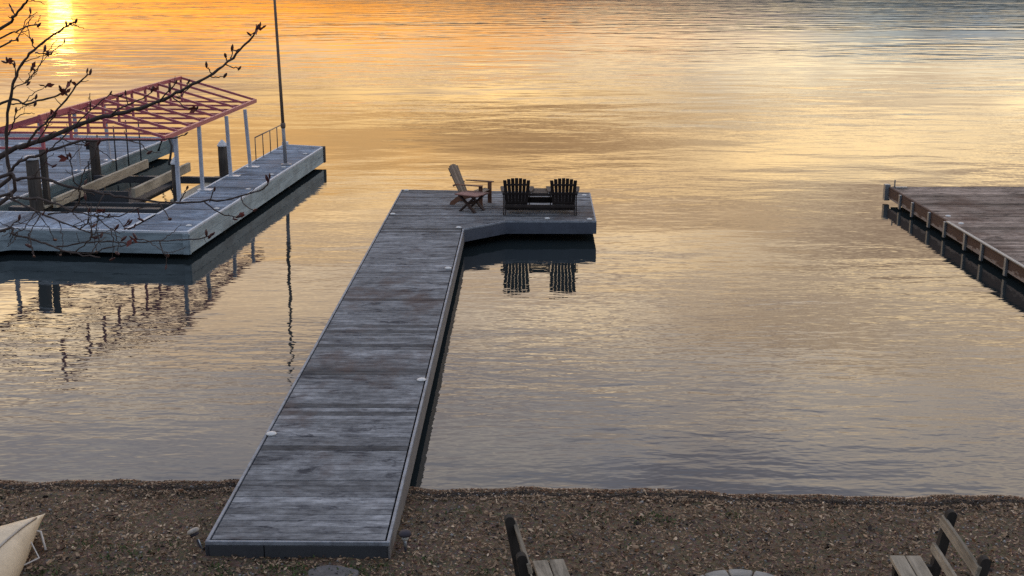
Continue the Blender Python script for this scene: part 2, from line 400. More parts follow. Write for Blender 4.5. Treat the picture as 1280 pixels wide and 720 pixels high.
    col = mix(1, col, glow, 'ADD')
    b1 = n('ShaderNodeBackground'); t.links.new(col, b1.inputs[0]); b1.inputs[1].default_value = SKY
    sky = n('ShaderNodeTexSky'); sky.sky_type = 'NISHITA'; sky.sun_disc = False; sky.sun_elevation = SUN_EL; sky.sun_rotation = SUN_AZ
    b2 = n('ShaderNodeBackground'); t.links.new(sky.outputs[0], b2.inputs[0]); b2.inputs[1].default_value = .01
    ad = n('ShaderNodeAddShader'); t.links.new(b1.outputs[0], ad.inputs[0]); t.links.new(b2.outputs[0], ad.inputs[1])
    o = n('ShaderNodeOutputWorld'); t.links.new(ad.outputs[0], o.inputs[0])
SKY = 1.0
world()
sl = bpy.data.lights.new('sun', 'SUN'); sl.energy = .002; sl.angle = R(1.0); sl.color = (1, .60, .16)
so = bpy.data.objects.new('sun', sl); C.objects.link(so); so.rotation_euler = (-sd).to_track_quat('-Z', 'Y').to_euler(); so.location = (-20, 60, 30)

cd = bpy.data.cameras.new('camera'); cam = bpy.data.objects.new('camera', cd); C.objects.link(cam)
cam.location = (0, 0, 6.03); cam.rotation_euler = (R(90 - 14.609), 0, 0)
cd.sensor_width = 36; cd.lens = 36*1550/1280; cd.clip_end = 9000; cd.clip_start = .1
scn.camera = cam
scn.view_settings.view_transform = 'Standard'; scn.view_settings.look = 'None'; scn.view_settings.exposure = .22; scn.view_settings.gamma = 1
scn.render.engine = 'CYCLES'; scn.cycles.use_denoising = False; scn.cycles.use_adaptive_sampling = False; scn.cycles.max_bounces = 6; scn.cycles.glossy_bounces = 4
scn.cycles.sample_clamp_indirect = 6; scn.cycles.caustics_reflective = False; scn.cycles.caustics_refractive = False

# ---------------------------------------------------------------- ground, lake, hills
def shore(x): return 13.69 - .046*x + .05*math.sin(x*1.3) + .03*math.sin(x*3.7+1) + (.02*math.sin(x*9.1) if abs(x) < 12 else 0)
PROF = [(-400, -6), (-40, -4), (-8, -1.3), (-1, -.14), (0, 0), (.06, .014), (.14, .05), (.36, .085), (.44,.115), (.65, .135), (1.1, .19), (2.2, .285), (3.2, .33), (4.5, .50), (7, 1.1), (10, 2.0), (13.5, 2.9), (40, 6.0), (90, 14), (400, 40)]
def gz(x, y):
    t = shore(x) - y
    if t <= PROF[0][0]: return PROF[0][1]
    for (a, za), (b, zb) in zip(PROF, PROF[1:]):
        if t <= b:
            z = za + (zb-za)*(t-a)/(b-a); break
    else: z = PROF[-1][1]
    if 0 < t < 12 and abs(x) < 14:
        am = min(1, t/.3)
        z += am*(.03*noise.noise((x*1.1, y*1.1, 3)) + .018*noise.noise((x*4, y*4, 7)) + .010*noise.noise((x*13, y*13, 1)))
    return z
def axis_lines(parts):
    out = []
    for a, b, st in parts:
        n = max(1, round((b-a)/st)); out += [a + (b-a)*i/n for i in range(n)]
    return out + [parts[-1][1]]
gx = axis_lines([(-3000,-400,400), (-400,-60,40), (-60,-14,4), (-14,-8,.6), (-8,8,.085), (8,14,.6), (14,60,4), (60,400,40), (400,3000,400)])
gy = axis_lines([(-600,-60,60), (-60,0,4), (0,8.5,.5), (8.5,10.4,.14), (10.4,14.4,.055), (14.4,20,.8), (20,60,8), (60,400,60), (400,3600,400)])
me = bpy.data.meshes.new('ground')
nx = len(gx); vs = [(x, y, gz(x, y)) for y in gy for x in gx]
fs = [(j*nx+i, j*nx+i+1, (j+1)*nx+i+1, (j+1)*nx+i) for j in range(len(gy)-1) for i in range(nx-1)]
me.from_pydata(vs, [], fs); me.materials.append(M['ground']); me.polygons.foreach_set('use_smooth', [True]*len(fs))
gr = bpy.data.objects.new('ground', me); C.objects.link(gr); kind(gr, 'structure', 'leaf strewn brown gravel beach sloping down to the lake')

me = bpy.data.meshes.new('lake_water')
me.from_pydata([(-3000, 8, 0), (3000, 8, 0), (3000, 3600, 0), (-3000, 3600, 0)], [], [(0,1,2,3)]); me.materials.append(M['water'])
lk = bpy.data.objects.new('lake_water', me); C.objects.link(lk); kind(lk, 'structure', 'calm lake reflecting the orange sunset sky')

def hills():
    t = NT('far_wooded_hills'); n = t.noise(t.coord((1,1,1)), .02, 6, .7)
    mat = t.set(t.mix(n, (.035,.05,.05), (.075,.095,.085)), .95, spec=.1)
    vs = []; fs = []; N = 240; K = 9
    for i in range(N+1):
        x = -2900 + 5800*i/N; az = math.degrees(math.atan2(x, 1900))
        hgt = 34 + 56*max(0, min(1, (az+16)/26)) + 12*max(0, min(1, (-25-az)/15)) + 14*noise.noise((x*.0016, 2, 0)) + 5*noise.noise((x*.008, 5, 0)) + 2.5*noise.noise((x*.05, 9, 0))
        for k in range(K+1):
            f = k/K; y = 1850 + 900*f + 60*noise.noise((x*.003, 0, 0))
            z = -5 + (hgt+5)*math.sin(f*math.pi*.62)/math.sin(.62*math.pi/1.0)*.93 + (4*noise.noise((x*.03, y*.03, 2)) if k else 0)
            vs.append((x, y, z))
    for i in range(N):
        for k in range(K): a = i*(K+1)+k; fs.append((a, a+K+1, a+K+2, a+1))
    m2 = bpy.data.meshes.new('hills'); m2.from_pydata(vs, [], fs); m2.materials.append(mat)
    o = bpy.data.objects.new('hills', m2); C.objects.link(o); kind(o, 'structure', 'low dark wooded hills on the far shore')
hills()

# ---------------------------------------------------------------- deck building tools
def clip(poly, a, b, c):                       # keep a*x+b*y <= c
    out = []
    for i in range(len(poly)):
        p, q = poly[i], poly[(i+1) % len(poly)]; dp = a*p[0]+b*p[1]-c; dq = a*q[0]+b*q[1]-c
        if dp <= 0: out.append(p)
        if (dp < 0 < dq) or (dq < 0 < dp):
            t = dp/(dp-dq); out.append((p[0]+(q[0]-p[0])*t, p[1]+(q[1]-p[1])*t))
    return out
def strip(mb, pts, t0, t1, z0, z1, closed=False, m=0):
    """mitred band along a counter-clockwise polyline, between offsets t0 and t1 towards the inside (left)"""
    P = [Vector((p[0], p[1])) for p in pts]; n = len(P)
    def offs(i, t):
        a = P[i-1] if (i > 0 or closed) else None; b = P[(i+1) % n] if (i < n-1 or closed) else None
        ds = [d for d in ((P[i]-a).normalized() if a is not None else None, (b-P[i]).normalized() if b is not None else None) if d is not None]
        ns = [Vector((-d.y, d.x)) for d in ds]
        if len(ns) == 1: return P[i] + ns[0]*t
        bis = (ns[0]+ns[1]).normalized(); return P[i] + bis*(t/max(.25, bis.dot(ns[0])))
    for i in range(n if closed else n-1):
        j = (i+1) % n
        q = [offs(i, t0), offs(j, t0), offs(j, t1), offs(i, t1)]
        mb.poly([(v.x, v.y) for v in q], z0, z1, m)
def disc_light(parent, x, y, z):
    return MB().lathe((x, y, z), [(.062, 0), (.066, .006), (.06, .016), (.038, .026), (.012, .03)], 14).build('deck_light', M['lightdisc'], parent, smooth=True)

rnd = random.Random(3)
# ---------------------------------------------------------------- the long dock
dock = thing('main_dock', 'long straight grey plank dock running from the beach to an L shaped end with chairs', 'dock', (-2.139, 11.306, 0), -.0115)
PD = [(-.92,0), (.92,0), (.92,15.13), (1.82,16.0), (3.85,16.0), (3.89,19.62), (-.92,20.0)]
b = MB(); y = .062; GAP = .009; BW = .138
while y < 20.0:
    y1 = y + BW
    xr = .868 if y1 < 15.2 else 3.9
    q = [(-.868, y), (xr, y), (xr, y1), (-.868, y1)]
    if y1 >= 15.2 and y < 16.05: q = clip(q, .667, -.69, .667*.87-.69*15.17)
    if y1 >= 15.2: q = clip(q, 1, -.011, 3.822-.011*16.0)
    q = clip(q, .079, 1, 19.94-.079*.92+.0)
    if len(q) >= 3:
        dz = rnd.uniform(-.0015, .0015)
        b.poly(q, .435, .468+dz)
    y = y1 + GAP
b.build('decking', M['deck'], dock)
b = MB(); strip(b, PD, 0, .032, .43, .472, True); b.build('edge_trim', M['trim'], dock, bevel=.004)
b = MB(); strip(b, PD[2:6], -.0, .04, .18, .4285); b.build('front_fascia', M['fascia_dark'], dock, label='slate grey fascia below the wide dock end')
b = MB(); strip(b, PD[1:3], -.002, .038, .16, .4285); b.build('side_fascia', M['fascia_side'], dock)
b = MB(); strip(b, PD[5:7]+PD[:1], 0, .04, .16, .4285); b.build('side_fascia', M['fascia_dark'], dock)
b = MB(); b.box((-.63, .02, .30), (.58, .04, .257)); b.build('skirt_panel', M['skirt'], dock, bevel=.004)
b = MB(); b.box((.29, .018, .30), (1.24, .036, .257)); b.build('skirt_panel', M['skirt'], dock, bevel=.004)
b = MB(); b.poly([(-.86,.06),(.86,.06),(.86,15.2),(.86,19.85),(-.86,19.9)], .30, .43); b.poly([(.87,15.25),(1.8,16.1),(3.80,16.05),(3.84,19.56),(.87,19.75)], .30, .43)
b.build('frame', M['black'], dock)
for px, py in ((-.7,4.5),(.7,4.5),(-.7,9),(.7,9),(-.7,13.5),(.7,13.5),(-.6,19.3),(2.6,18.4)):
    MB().tube([(px,py,-2.2),(px,py,.3)], .09, 10).build('pile', M['pile'], dock, smooth=True)
for x, y in ((-.84,3.82-.9),(.83,4.98),(.80,11.5),(.80,15.25),(-.80,16.75),(-.78,19.86),(2.75,16.28),(3.70,16.2),(3.72,19.2)):
    disc_light(dock, x, y, .471)

# ---------------------------------------------------------------- garden chairs
def adirondack(parent, x0=0, mats=('chair_dark',)*4, slats=7, top0=.93, stringers=(-1, 1)):
    """chair facing +y, centred on x0; returns nothing, adds its parts to parent"""
    fr, sl_, ar, st = (M[m] for m in mats)
    b = MB()
    for i in range(6):                                        # seat slats over the curved stringers
        f = i/5; y = .27 - .50*f; z = .37 - .15*f + .02*math.sin(f*3.1) - (.03 if i == 0 else 0)
        b.box((x0, y, z), (.50, .085, .02), Matrix.Rotation(R(17 - (40 if i == 0 else 0)), 3, 'X'))
    b.build('seat', st, parent)
    b = MB()
    for i in range(slats):
        u = i - (slats-1)/2; f = u/((slats-1)/2)
        xb, xt = x0 + u*.072, x0 + u*.0905
        top = top0 - .055*f*f; L = top - .2
        d = Vector((xt-xb, -math.tan(R(24))*L, L)); p0 = Vector((xb, -.235, .2)); p1 = p0 + d
        # slat as flat board with rounded top
        side = Vector((1,0,0)); wv = [(0, .031), (.55, .0375), (.96, .040), (1.0, .036)]
        nrm = d.cross(side).normalized()*.011
        A = [p0 + d*s - side*w for s, w in wv]; B = [p0 + d*s + side*w for s, w in reversed(wv)]
        loop = A + B
        b.prism([p + nrm for p in loop], [p - nrm for p in loop])
    b.build('backrest', sl_, parent)
    b = MB()
    for z, w, t in ((.245, .50, .05), (.475, .66, .045), (.70, .50, .04)):
        y = -.235 - math.tan(R(24))*(z-.2) - .028
        b.box((x0, y, z), (w, .026, t), Matrix.Rotation(R(24), 3, 'X'))
    b.build('back_brace', fr, parent)
    for s in (-1, 1):
        x = x0 + s*.33
        b = MB(); pts = [(x-.045*1.1, .36), (x+.05, .38), (x+.065, .30), (x+.05, -.02), (x+.02, -.34), (x-.03, -.34), (x-.045, 0)]
        if s < 0: pts = [(2*x - p[0], p[1]) for p in reversed(pts)]
        b.poly(pts, .50, .522); b.build('armrest', ar, parent, bevel=.004)
        b = MB(); b.box((x0+s*.285, .30, .25), (.026, .095, .499)); b.box((x0+s*.312, .30, .44), (.024, .06, .118)); b.build('leg', fr, parent)
        # rear leg: one sloping stringer from the front leg to the deck behind
        if s not in stringers: continue
        b = MB(); xs = x0+s*.258
        prof = [(.32, .37), (.31, .27), (0, .19), (-.28, .09), (-.40, 0), (-.52, 0), (-.48, .08), (-.31, .21), (-.22, .235), (.05, .30)]
        b.prism([(xs-.013, p[0], p[1]) for p in prof], [(xs+.013, p[0], p[1]) for p in prof]); b.build('leg', fr, parent)

pair = thing('twin_garden_chair', 'pair of dark slatted chairs joined by a small table, seen from behind', 'garden chair', (.65, 28.45, .472), R(-1.2))
for x0 in (-.535, .535): adirondack(pair, x0, top0=.86, stringers=(1,) if x0 > 0 else (-1,))
b = MB()
for k in range(4): b.box((0, -.24+.165*k, .47), (.38, .15, .022))
b.build('table_top', M['chair_dark'], pair)
for y in (-.335, .30): MB().box((0, y, .44), (.46, .03, .05)).build('table_rail', M['chair_dark'], pair)
for y, z, h in ((-.40,.19,.06), (.335,.2,.14), (-.1,.09,.10)): MB().box((0, y, z), (1.62, .03, h)).build('cross_rail', M['chair_dark'], pair)
for s in (-1, 1):
    b = MB(); b.prism([(s*.835-.014, y, z) for y, z in ((-.33,.495),(-.27,.495),(-.33,.3),(-.36,.18),(-.44,0),(-.50,0),(-.44,.16))], [(s*.835+.014, y, z) for y, z in ((-.33,.495),(-.27,.495),(-.33,.3),(-.36,.18),(-.44,0),(-.50,0),(-.44,.16))]); b.build('leg', M['chair_dark'], pair)

ch = thing('garden_chair', 'single grey slatted garden chair with reddish arms turned sideways, behind the low table', 'garden chair', (-.92, 29.32, .472), R(-111))
adirondack(ch, 0, ('chair_red', 'chair_grey', 'chair_red', 'chair_grey'), 6)

st = thing('side_table', 'low red brown wooden table with crossed legs in front of the single chair', 'side table', (-.93, 28.5, .472), R(-32))
b = MB()
for k in range(5): b.poly([(-.31+.01*(k%2), -.27+k*.109), (.31-.012*(k%2), -.27+k*.109), (.31-.012*(k%2), -.168+k*.109), (-.31+.01*(k%2), -.168+k*.109)], .385, .412)
b.build('table_top', M['stool_top'], st, bevel=.003)
for sy in (-.19, .19):
    for s in (-1, 1):
        MB().beam((-s*.22, sy+s*.018, 0), (s*.2, sy+s*.018, .37), .032, .085, (0,1,0)).build('leg', M['stool_leg'], st)
MB().beam((0,-.19,.19), (0,.19,.19), .05, .06).build('stretcher', M['stool_leg'], st)
for x in (-.2, .2): MB().beam((x,-.25,.368), (x,.25,.368), .05, .03).build('top_batten', M['stool_leg'], st)

# ---------------------------------------------------------------- boat dock at left
LA = R(-4.5); LO = (-6.804, 25.496, 0)
bd = thing('boat_dock', 'pale blue grey U shaped boat dock with an empty slip, left of the long dock', 'dock', LO, LA)
PL = [(0,0), (0,12.72), (-1.37,13.1), (-1.37,1.9), (-5.4,1.9), (-5.4,14.4), (-11.5,14.9), (-11.5,1.9), (-6.8,-.2), (-6.8,-9.5), (-4.9,-9.5), (-4.9,-.75), (-3.95,.12)]
b = MB(); y = .06
while y < 13.1:
    q = clip([(-1.31,y), (-.06,y), (-.06,y+.141), (-1.31,y+.141)], .277, 1, 12.66)
    if len(q) > 2: b.poly(q, .56, .597+rnd.uniform(-.002,.002))
    y += .147
b.build('decking', M['deck_pale'], bd); b = MB(); y = 1.97
while y < 14.8:
    q = clip([(-11.44,y), (-5.46,y), (-5.46,y+.141), (-11.44,y+.141)], .082, 1, 14.34-.082*5.4)
    if len(q) > 2: b.poly(q, .56, .597+rnd.uniform(-.002,.002))
    y += .147
b.build('decking', M['deck_pale'], bd); b = MB(); y = -9.4
while y < -.9:
    b.poly([(-6.74,y), (-4.96,y), (-4.96,y+.141), (-6.74,y+.141)], .56, .597); y += .147
b.build('decking', M['deck_pale'], bd)
b = MB(); x = -11.44
while x < -1.45:
    y0 = .02 + (-.0304*(x)*0)
    q = [(x, -.8), (x+.141, -.8), (x+.141, 1.86), (x, 1.86)]
    q = clip(q, -.03, -1, -.055)                                 # front edge line (0,0)-(-3.95,.12)
    if x < -4.0:                                                   # where the gangway joins, run on to its first board
        q = [(x, -.74), (x+.141, -.74), (x+.141, 1.86), (x, 1.86)]
        q = clip(q, .675, -.737, .675*-3.95-.737*.12-.06) if x > -5.2 else q
        q = clip(q, -.41, -.91, .41*6.75+.91*.2-.06) if x < -6.6 else q
    if len(q) > 2: b.poly(q, .56, .597+rnd.uniform(-.002,.002))
    x += .147
b.build('decking', M['deck_pale_y'], bd, label='front decking boards running lengthwise')
b = MB(); strip(b, PL, 0, .055, .555, .604, True); b.box((-1.41, .95, .597), (.07, 1.86, .012)); b.build('edge_trim', M['trim_pale'], bd, bevel=.004)
def two_boards(pts, mat, name='fascia', lbl=None):
    m = MB(); strip(m, pts, 0, .04, .345, .553); strip(m, pts, .003, .043, .115, .338); m.build(name, mat, bd, label=lbl)
two_boards(PL[8:13]+[(0,0)], M['fascia_blue'])
two_boards([(0,0),(0,12.72),(-1.37,13.1)], M['fascia_blue_y'])
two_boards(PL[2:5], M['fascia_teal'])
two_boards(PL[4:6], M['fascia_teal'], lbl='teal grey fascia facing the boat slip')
two_boards(PL[5:9], M['fascia_blue_y'])
b = MB(); b.poly([(-1.31,.08),(-.07,.08),(-.07,12.6),(-1.31,12.9)], .42, .555); b.poly([(-11.3,1.75),(-6.8,.4),(-1.32,.3),(-1.32,1.84),(-11.3,1.84)], .42, .555); b.poly([(-11.4,1.85),(-5.47,1.85),(-5.47,14.3),(-11.4,14.7)], .42, .555); b.poly([(-6.7,-9.4),(-5,-9.4),(-5,.2),(-6.7,.2)], .42, .554)
b.build('frame', M['black'], bd)
MB().box((-.02, 12.66, .36), (.12, .16, .50)).build('corner_bumper', M['pile'], bd, bevel=.01)
MB().box((-5.35, 14.42, .42), (.16, .2, .62)).build('corner_bumper', M['post'], bd, bevel=.01)
MB().box((.012, .03, .33), (.03, .06, .43)).box((-.06, -.012, .33), (.12, .03, .43)).build('corner_board', M['fascia_blue'], bd)
for x, y in ((-.19,.62),(-.19,2.55),(-.19,5.1),(-.2,7.35),(-.2,8.6),(-.2,11.1)): disc_light(bd, x, y, .6)
for x, y in ((-.25,3),(-.25,9),(-1.1,6),(-3,.4),(-5.7,5),(-5.7,10),(-10,3),(-10,12),(-6.5,-8),(-5.2,-8)):
    MB().tube([(x,y,-2.5),(x,y,.5)], .1, 10).build('pile', M['pile'], bd, smooth=True)
MB().box((-9.35,12.4,.62), (.5,.14,.05)).build('dock_cleat', M['white_cap'], bd, bevel=.01)

def lpt(x, y, z=0):
    c, s = math.cos(LA), math.sin(LA); return (LO[0]+c*x-s*y, LO[1]+s*x+c*y, z)

# canopy frame
cy = R(-3.3)
cf = thing('canopy_frame', 'red gabled boat canopy frame without its cover, on pale posts over the slip', 'canopy frame', (-7.852, 27.922, 0), cy)
HW, EZ, RZ, LN, NT_ = 2.14, 2.24, 2.885, 7.97, 9
RX = -HW
ridge = MB(); ridge.beam((RX, -1.55, RZ), (RX, LN+.03, RZ), .07, .10).build('ridge_beam', M['red'], cf)
for s in (0, -2*HW):
    MB().beam((s, -.06 if s == 0 else -1.6, EZ), (s, LN+.06, EZ), .07, .10).build('eave_beam', M['red'], cf)
for k in range(NT_):
    y = LN*k/(NT_-1); m = MB()
    for s in (0, -2*HW):
        m.beam((s, y, EZ+.03), (RX, y, RZ+.01), .045, .06)
    m.beam((-2*HW, y+.012, EZ-.03), (0, y+.012, EZ-.03), .045, .05)
    m.beam((RX, y+.02, EZ-.02), (RX, y+.02, RZ-.03), .05, .07)
    m.build('truss', M['red'], cf)
m = MB(); y = -1.5
m.beam((-2*HW, y, EZ+.03), (RX, y, RZ+.01), .045, .06).beam((-2*HW, y+.012, EZ-.03), (RX, y+.012, EZ-.03), .045, .05).beam((RX, y+.02, EZ-.05), (RX, y+.02, RZ-.03), .06, .08)
m.build('truss', M['red'], cf)
def in_canopy(x, y, z):                        # boat dock local -> canopy local
    w = lpt(x, y, z); dx, dy = w[0]+7.852, w[1]-27.922; c, s = math.cos(-cy), math.sin(-cy); return (c*dx-s*dy, s*dx+c*dy, z)
for x, y, tilt in ((-1.29,3.2,0),(-1.30,4.95,0),(-1.22,7.05,0),(-1.14,8.6,0),(-5.62,3.5,0),(-5.62,5.5,0),(-5.6,7.6,0),(-5.52,9.5,0)):
    p = in_canopy(x, y, 0); tx = 0 if x > -3 else -2*HW
    m = MB(); m.beam((p[0], p[1], .615), ((p[0]*.7+tx*.3) if abs(p[0]-tx) < .4 else p[0], p[1]+.01, EZ-.052), .085, .085, (0,1,0)); po = m.build('post', M['post'], cf, bevel=.006)
    MB().box((p[0]+(.06 if x > -3 else .05), p[1], .6085), (.36, .26, .014)).build('base_plate', M['white_cap'], po, bevel=.003)

# flagpole and railing
fp = thing('flagpole', 'tall thin brown and grey flagpole standing near the far corner of the boat dock', 'flagpole', (-6.35, 34.54, .6))
lean = lambda z: (-.021*z, -.0)
MB().tube([(lean(z)[0], 0, z) for z in (0, .6, 1.1)], [.052,.05,.05], 10).build('lower_pole', M['pole_low'], fp, smooth=True)
MB().tube([(lean(z)[0], 0, z) for z in (1.1, 2.5, 4, 5.15)], [.046,.042,.038,.034], 10).lathe((lean(5.15)[0], 0, 5.13), [(.02,0),(.055,.03),(.06,.06),(.04,.1),(.01,.115)], 10).build('upper_pole', M['pole_top'], fp, smooth=True)
MB().lathe((lean(1.1)[0], 0, 1.03), [(.055,0),(.07,.03),(.07,.12),(.055,.15)], 12).build('collar', M['pole_top'], fp, smooth=True)
MB().lathe((.02, 0, 0), [(.15,0),(.15,.02),(.08,.035),(.06,.06)], 14).build('base_flange', M['pole_low'], fp, smooth=True)

rl = thing('railing', 'thin metal handrail along the slip edge at the far end of the boat dock', 'railing', lpt(-1.3, 9.75, .6), LA)
RH = .66
MB().tube([(0,0,RH),(0,3.15,RH)], .018, 6).build('handrail', M['rail'], rl, smooth=True)
for k in range(5): MB().tube([(0,.79*k,0),(0,.79*k,RH)], .015, 6).build('post', M['rail'], rl, smooth=True)
MB().box((.02, 3.2, .05), (.18,.14,.11)).build('end_block', M['white_cap'], rl, bevel=.01)

# pilings
def piling(x, y, top, r, label, cap=True, clutter=0):
    t = thing('piling', label, 'piling', lpt(x, y, 0), LA, 'wooden pilings of the boat slip')
    prof = []
    MB().tube([(0,0,-2.5),(.01,0,.2),(0,.01,top*.6),(0,0,top)], [r*1.05,r*1.02,r,r*.96], 14).build('shaft', M['pile'], t, smooth=True)
    if cap: MB().lathe((0,0,top-.005), [(r*1.08,0),(r*1.1,.03),(r*.75,.10),(r*.15,.17),(.01,.18)], 14).build('cap', M['white_cap'], t)
    return t
piling(-1.63, 7.75, 1.30, .125, 'dark round piling with a white cone cap beyond the deck, between two posts')
piling(-1.62, 4.0, 1.40, .10, 'slim dark piling with white cap tucked behind the nearest canopy post')
p3 = piling(-4.30, 2.2, 1.75, .15, 'stout weathered piling with flat white cap at the landward end of the slip', False)
MB().lathe((0,0,1.75), [(.16,0),(.165,.05),(.15,.08),(.03,.09)], 14).build('cap', M['white_cap'], p3)
MB().box((.10,.36,.98), (.13,.13,1.96)).build('brace_post', M['pile'], p3, bevel=.008)
p4 = piling(-5.18, 7.7, 1.42, .13, 'dark capless piling against the left arm of the boat dock with a bracket on top', False)
MB().box((-.12,.0,1.3), (.16,.14,.26)).box((0,0,1.46), (.3,.2,.05)).build('bracket', M['black'], p4, bevel=.01)

# boat lift
bl = thing('boat_lift', 'empty boat lift with two pale timber bunks over dark steel beams in the slip', 'boat lift', lpt(0,0,0), LA)
MB().box((-3.98, 5.4, .70), (.09, 5.9, .24)).build('bunk', M['bunk'], bl, bevel=.008)
MB().box((-2.67, 5.95, .68), (.09, 4.1, .24)).build('bunk', M['bunk'], bl, bevel=.008)
MB().box((-4.25, 4.4, .62), (.26, 4.3, .05)).build('bunk', M['bunk'], bl, bevel=.008, label='flat plank beside the longer bunk')
MB().box((-1.95, 6.6, .34), (.30, 3.6, .05)).build('catwalk_plank', M['bunk'], bl, bevel=.006)
for y, z in ((3.6,.42), (7.4,.42)):
    MB().box((-3.35, y, z), (3.5, .16, .18)).build('cross_beam', M['lift'], bl, bevel=.006)
MB().box((-3.3, 3.85, .56), (1.05, .05, .36)).build('end_panel', M['lift'], bl, bevel=.006)
MB().box((-3.3, 5.6, .30), (1.0, 3.3, .10)).build('tank', M['black'], bl, bevel=.02)
MB().box((-3.4, 2.75, .50), (3.6, .22, .10)).build('cross_beam', M['lift'], bl, bevel=.006)
for x, y, zt in ((-4.55,5.8,1.15), (-5.25,9.3,1.6), (-5.25,11.2,1.6), (-5.28,8.2,1.5), (-5.28,10.3,1.65)):
    MB().tube([(x,y,.1),(x,y,zt)], .022, 6).build('guide_pole', M['lift'], bl, smooth=True)
for x in (-4.9, -1.75):
    for y in (3.6, 7.4): MB().box((x,y,-.6), (.12,.12,2.0)).build('leg', M['lift'], bl)
MB().tube([(-4.7,11.2,.62),(-4.6,11.3,.95),(-4.35,11.2,1.02),(-4.2,11.0,.8),(-4.1,10.4,.35)], .035, 8).build('hose', M['black'], bl, smooth=True)

# ---------------------------------------------------------------- dock at right
rd = thing('wide_dock', 'wide brown plank dock with peeling edge boards and metal brackets, cut by the right edge', 'dock', (9.84, 32.05, 0), 0)
b = MB(); y = -.06
while y > -18.0:
    b.poly([(.06,y-.141),(7.5,y-.141),(7.5,y),(.06,y)], .375, .417+rnd.uniform(-.003,.003)); y -= .147
b.build('decking', M['deck_brown'], rd)
b = MB(); b.box((.03,-9.0,.402), (.055,18.0,.036)); b.box((3.8,-.028,.402), (7.4,.05,.036)); b.build('edge_trim', M['fascia_brown'], rd, bevel=.004)
b = MB(); b.box((.02,-9.0,.25), (.04,18.0,.264)); b.build('side_fascia', M['fascia_brown'], rd)
b = MB(); b.box((3.8,-.02,.25), (7.4,.04,.264)); b.build('end_fascia', M['fascia_brown'], rd)
b = MB(); b.box((-.02,-11.2,.425), (.075,13.2,.03)); b.build('rub_rail', M['steel'], rd, bevel=.004)
b = MB(); b.box((3.9,-9,.31), (7.2,17.8,.12)); b.build('frame', M['black'], rd)
for k in range(6): MB().box((3.9,-1.8-2.9*k,.04), (7.3,2.7,.40)).build('float', M['black'], rd, bevel=.03)  # black boxes added so the gap under the edge boards stays dark
for y in (-1.15,-2.15,-3.4,-4.5,-5.8,-6.8,-8.1,-9.4,-10.7,-12,-13.3):
    MB().box((-.03,y,.22), (.055,.10,.36)).build('bracket', M['steel'], rd, bevel=.005)
MB().box((-.03,.0,.27), (.14,.16,.42)).build('corner_bracket', M['steel'], rd, bevel=.006)
MB().tube([(.12,-.15,.41),(.12,-.15,.62)], .018, 6).box((.28,-.2,.43), (.3,.12,.03)).build('pin', M['steel'], rd)
for x, y in ((.22,-3.95),(.22,-4.8)): disc_light(rd, x, y, .416)
for y in (-1,-5,-9,-13,-17):
    MB().tube([(.5,y,-2.5),(.5,y,.35)], .1, 10).build('pile', M['pile'], rd, smooth=True)

# ---------------------------------------------------------------- beach furniture
def bench(name_label, loc, rz, L=1.0):
    """seat faces +x, length along y"""
    t = thing('park_bench', name_label, 'bench', loc, rz, 'weathered benches by the fire pit')
    for x, w in ((.20,.135), (.345,.135)): MB().box((x, 0, .44), (w, L, .042)).build('seat_plank', M['bench'], t, bevel=.006)
    bk = Matrix.Rotation(R(-13), 3, 'Y')
    for h, w in ((.50,.085), (.76,.10)):
        MB().box((.055-.23*(h-.42), 0, h+.06), (.036, L*.98, w), bk).build('back_plank', M['bench'], t, bevel=.006)
    for s in (-1, 1):
        y = s*(L/2-.06)
        MB().beam((.10, y, -.12), (.02-.23*.45, y, .90), .075, .085, (1,0,0)).tube([(.02-.23*.45-.001, y-.036, .895), (.02-.23*.45-.001, y+.036, .895)], .043, 12).build('leg', M['bench_dark'], t)
        MB().box((.36, y*.9, .14), (.08,.08,.52)).build('leg', M['bench_dark'], t)
        MB().box((.23, y*.9, .395), (.34,.05,.045)).build('seat_support', M['bench_dark'], t)
    return t
G = lambda x, y: gz(x, y)
bench('weathered grey bench facing right, its back towards the dock, left of the stone fire pit', (.11, 9.61, G(.2,9.65)-.02), R(8), .85)
bench('weathered brown grey bench facing left, with open slatted back, right of the stone fire pit', (3.83, 9.78, G(3.8,9.8)-.03), R(178), 1.02)

fpz = G(2.05, 10)
ft = thing('fire_pit', 'round fire pit ring of pale stone blocks between the two benches', 'fire pit', (2.06, 9.98, fpz-.07))
for row in range(2):
    n = 13
    for k in range(n):
        a0 = 2*math.pi*(k+.5*row)/n + .02; a1 = 2*math.pi*(k+1+.5*row)/n - .02
        jr = rnd.uniform(-.012,.012); ro, ri = .52+jr, .375+jr
        am = (a0+a1)/2
        pts = [(ri*math.cos(a0), ri*math.sin(a0)), (ro*math.cos(a0), ro*math.sin(a0)), (ro*1.01*math.cos(am), ro*1.01*math.sin(am)), (ro*math.cos(a1), ro*math.sin(a1)), (ri*math.cos(a1), ri*math.sin(a1)), (ri*math.cos(am), ri*math.sin(am))]
        z0 = -.02+row*.155
        MB().poly(pts, z0, z0+.148+rnd.uniform(-.004,.006)).build('stone_block', M['stone'], ft, bevel=.012)
MB().lathe((0,0,-.05), [(.36,0),(.36,.08),(.2,.10),(.02,.115)], 20).build('ash_bed', M['ash'], ft)

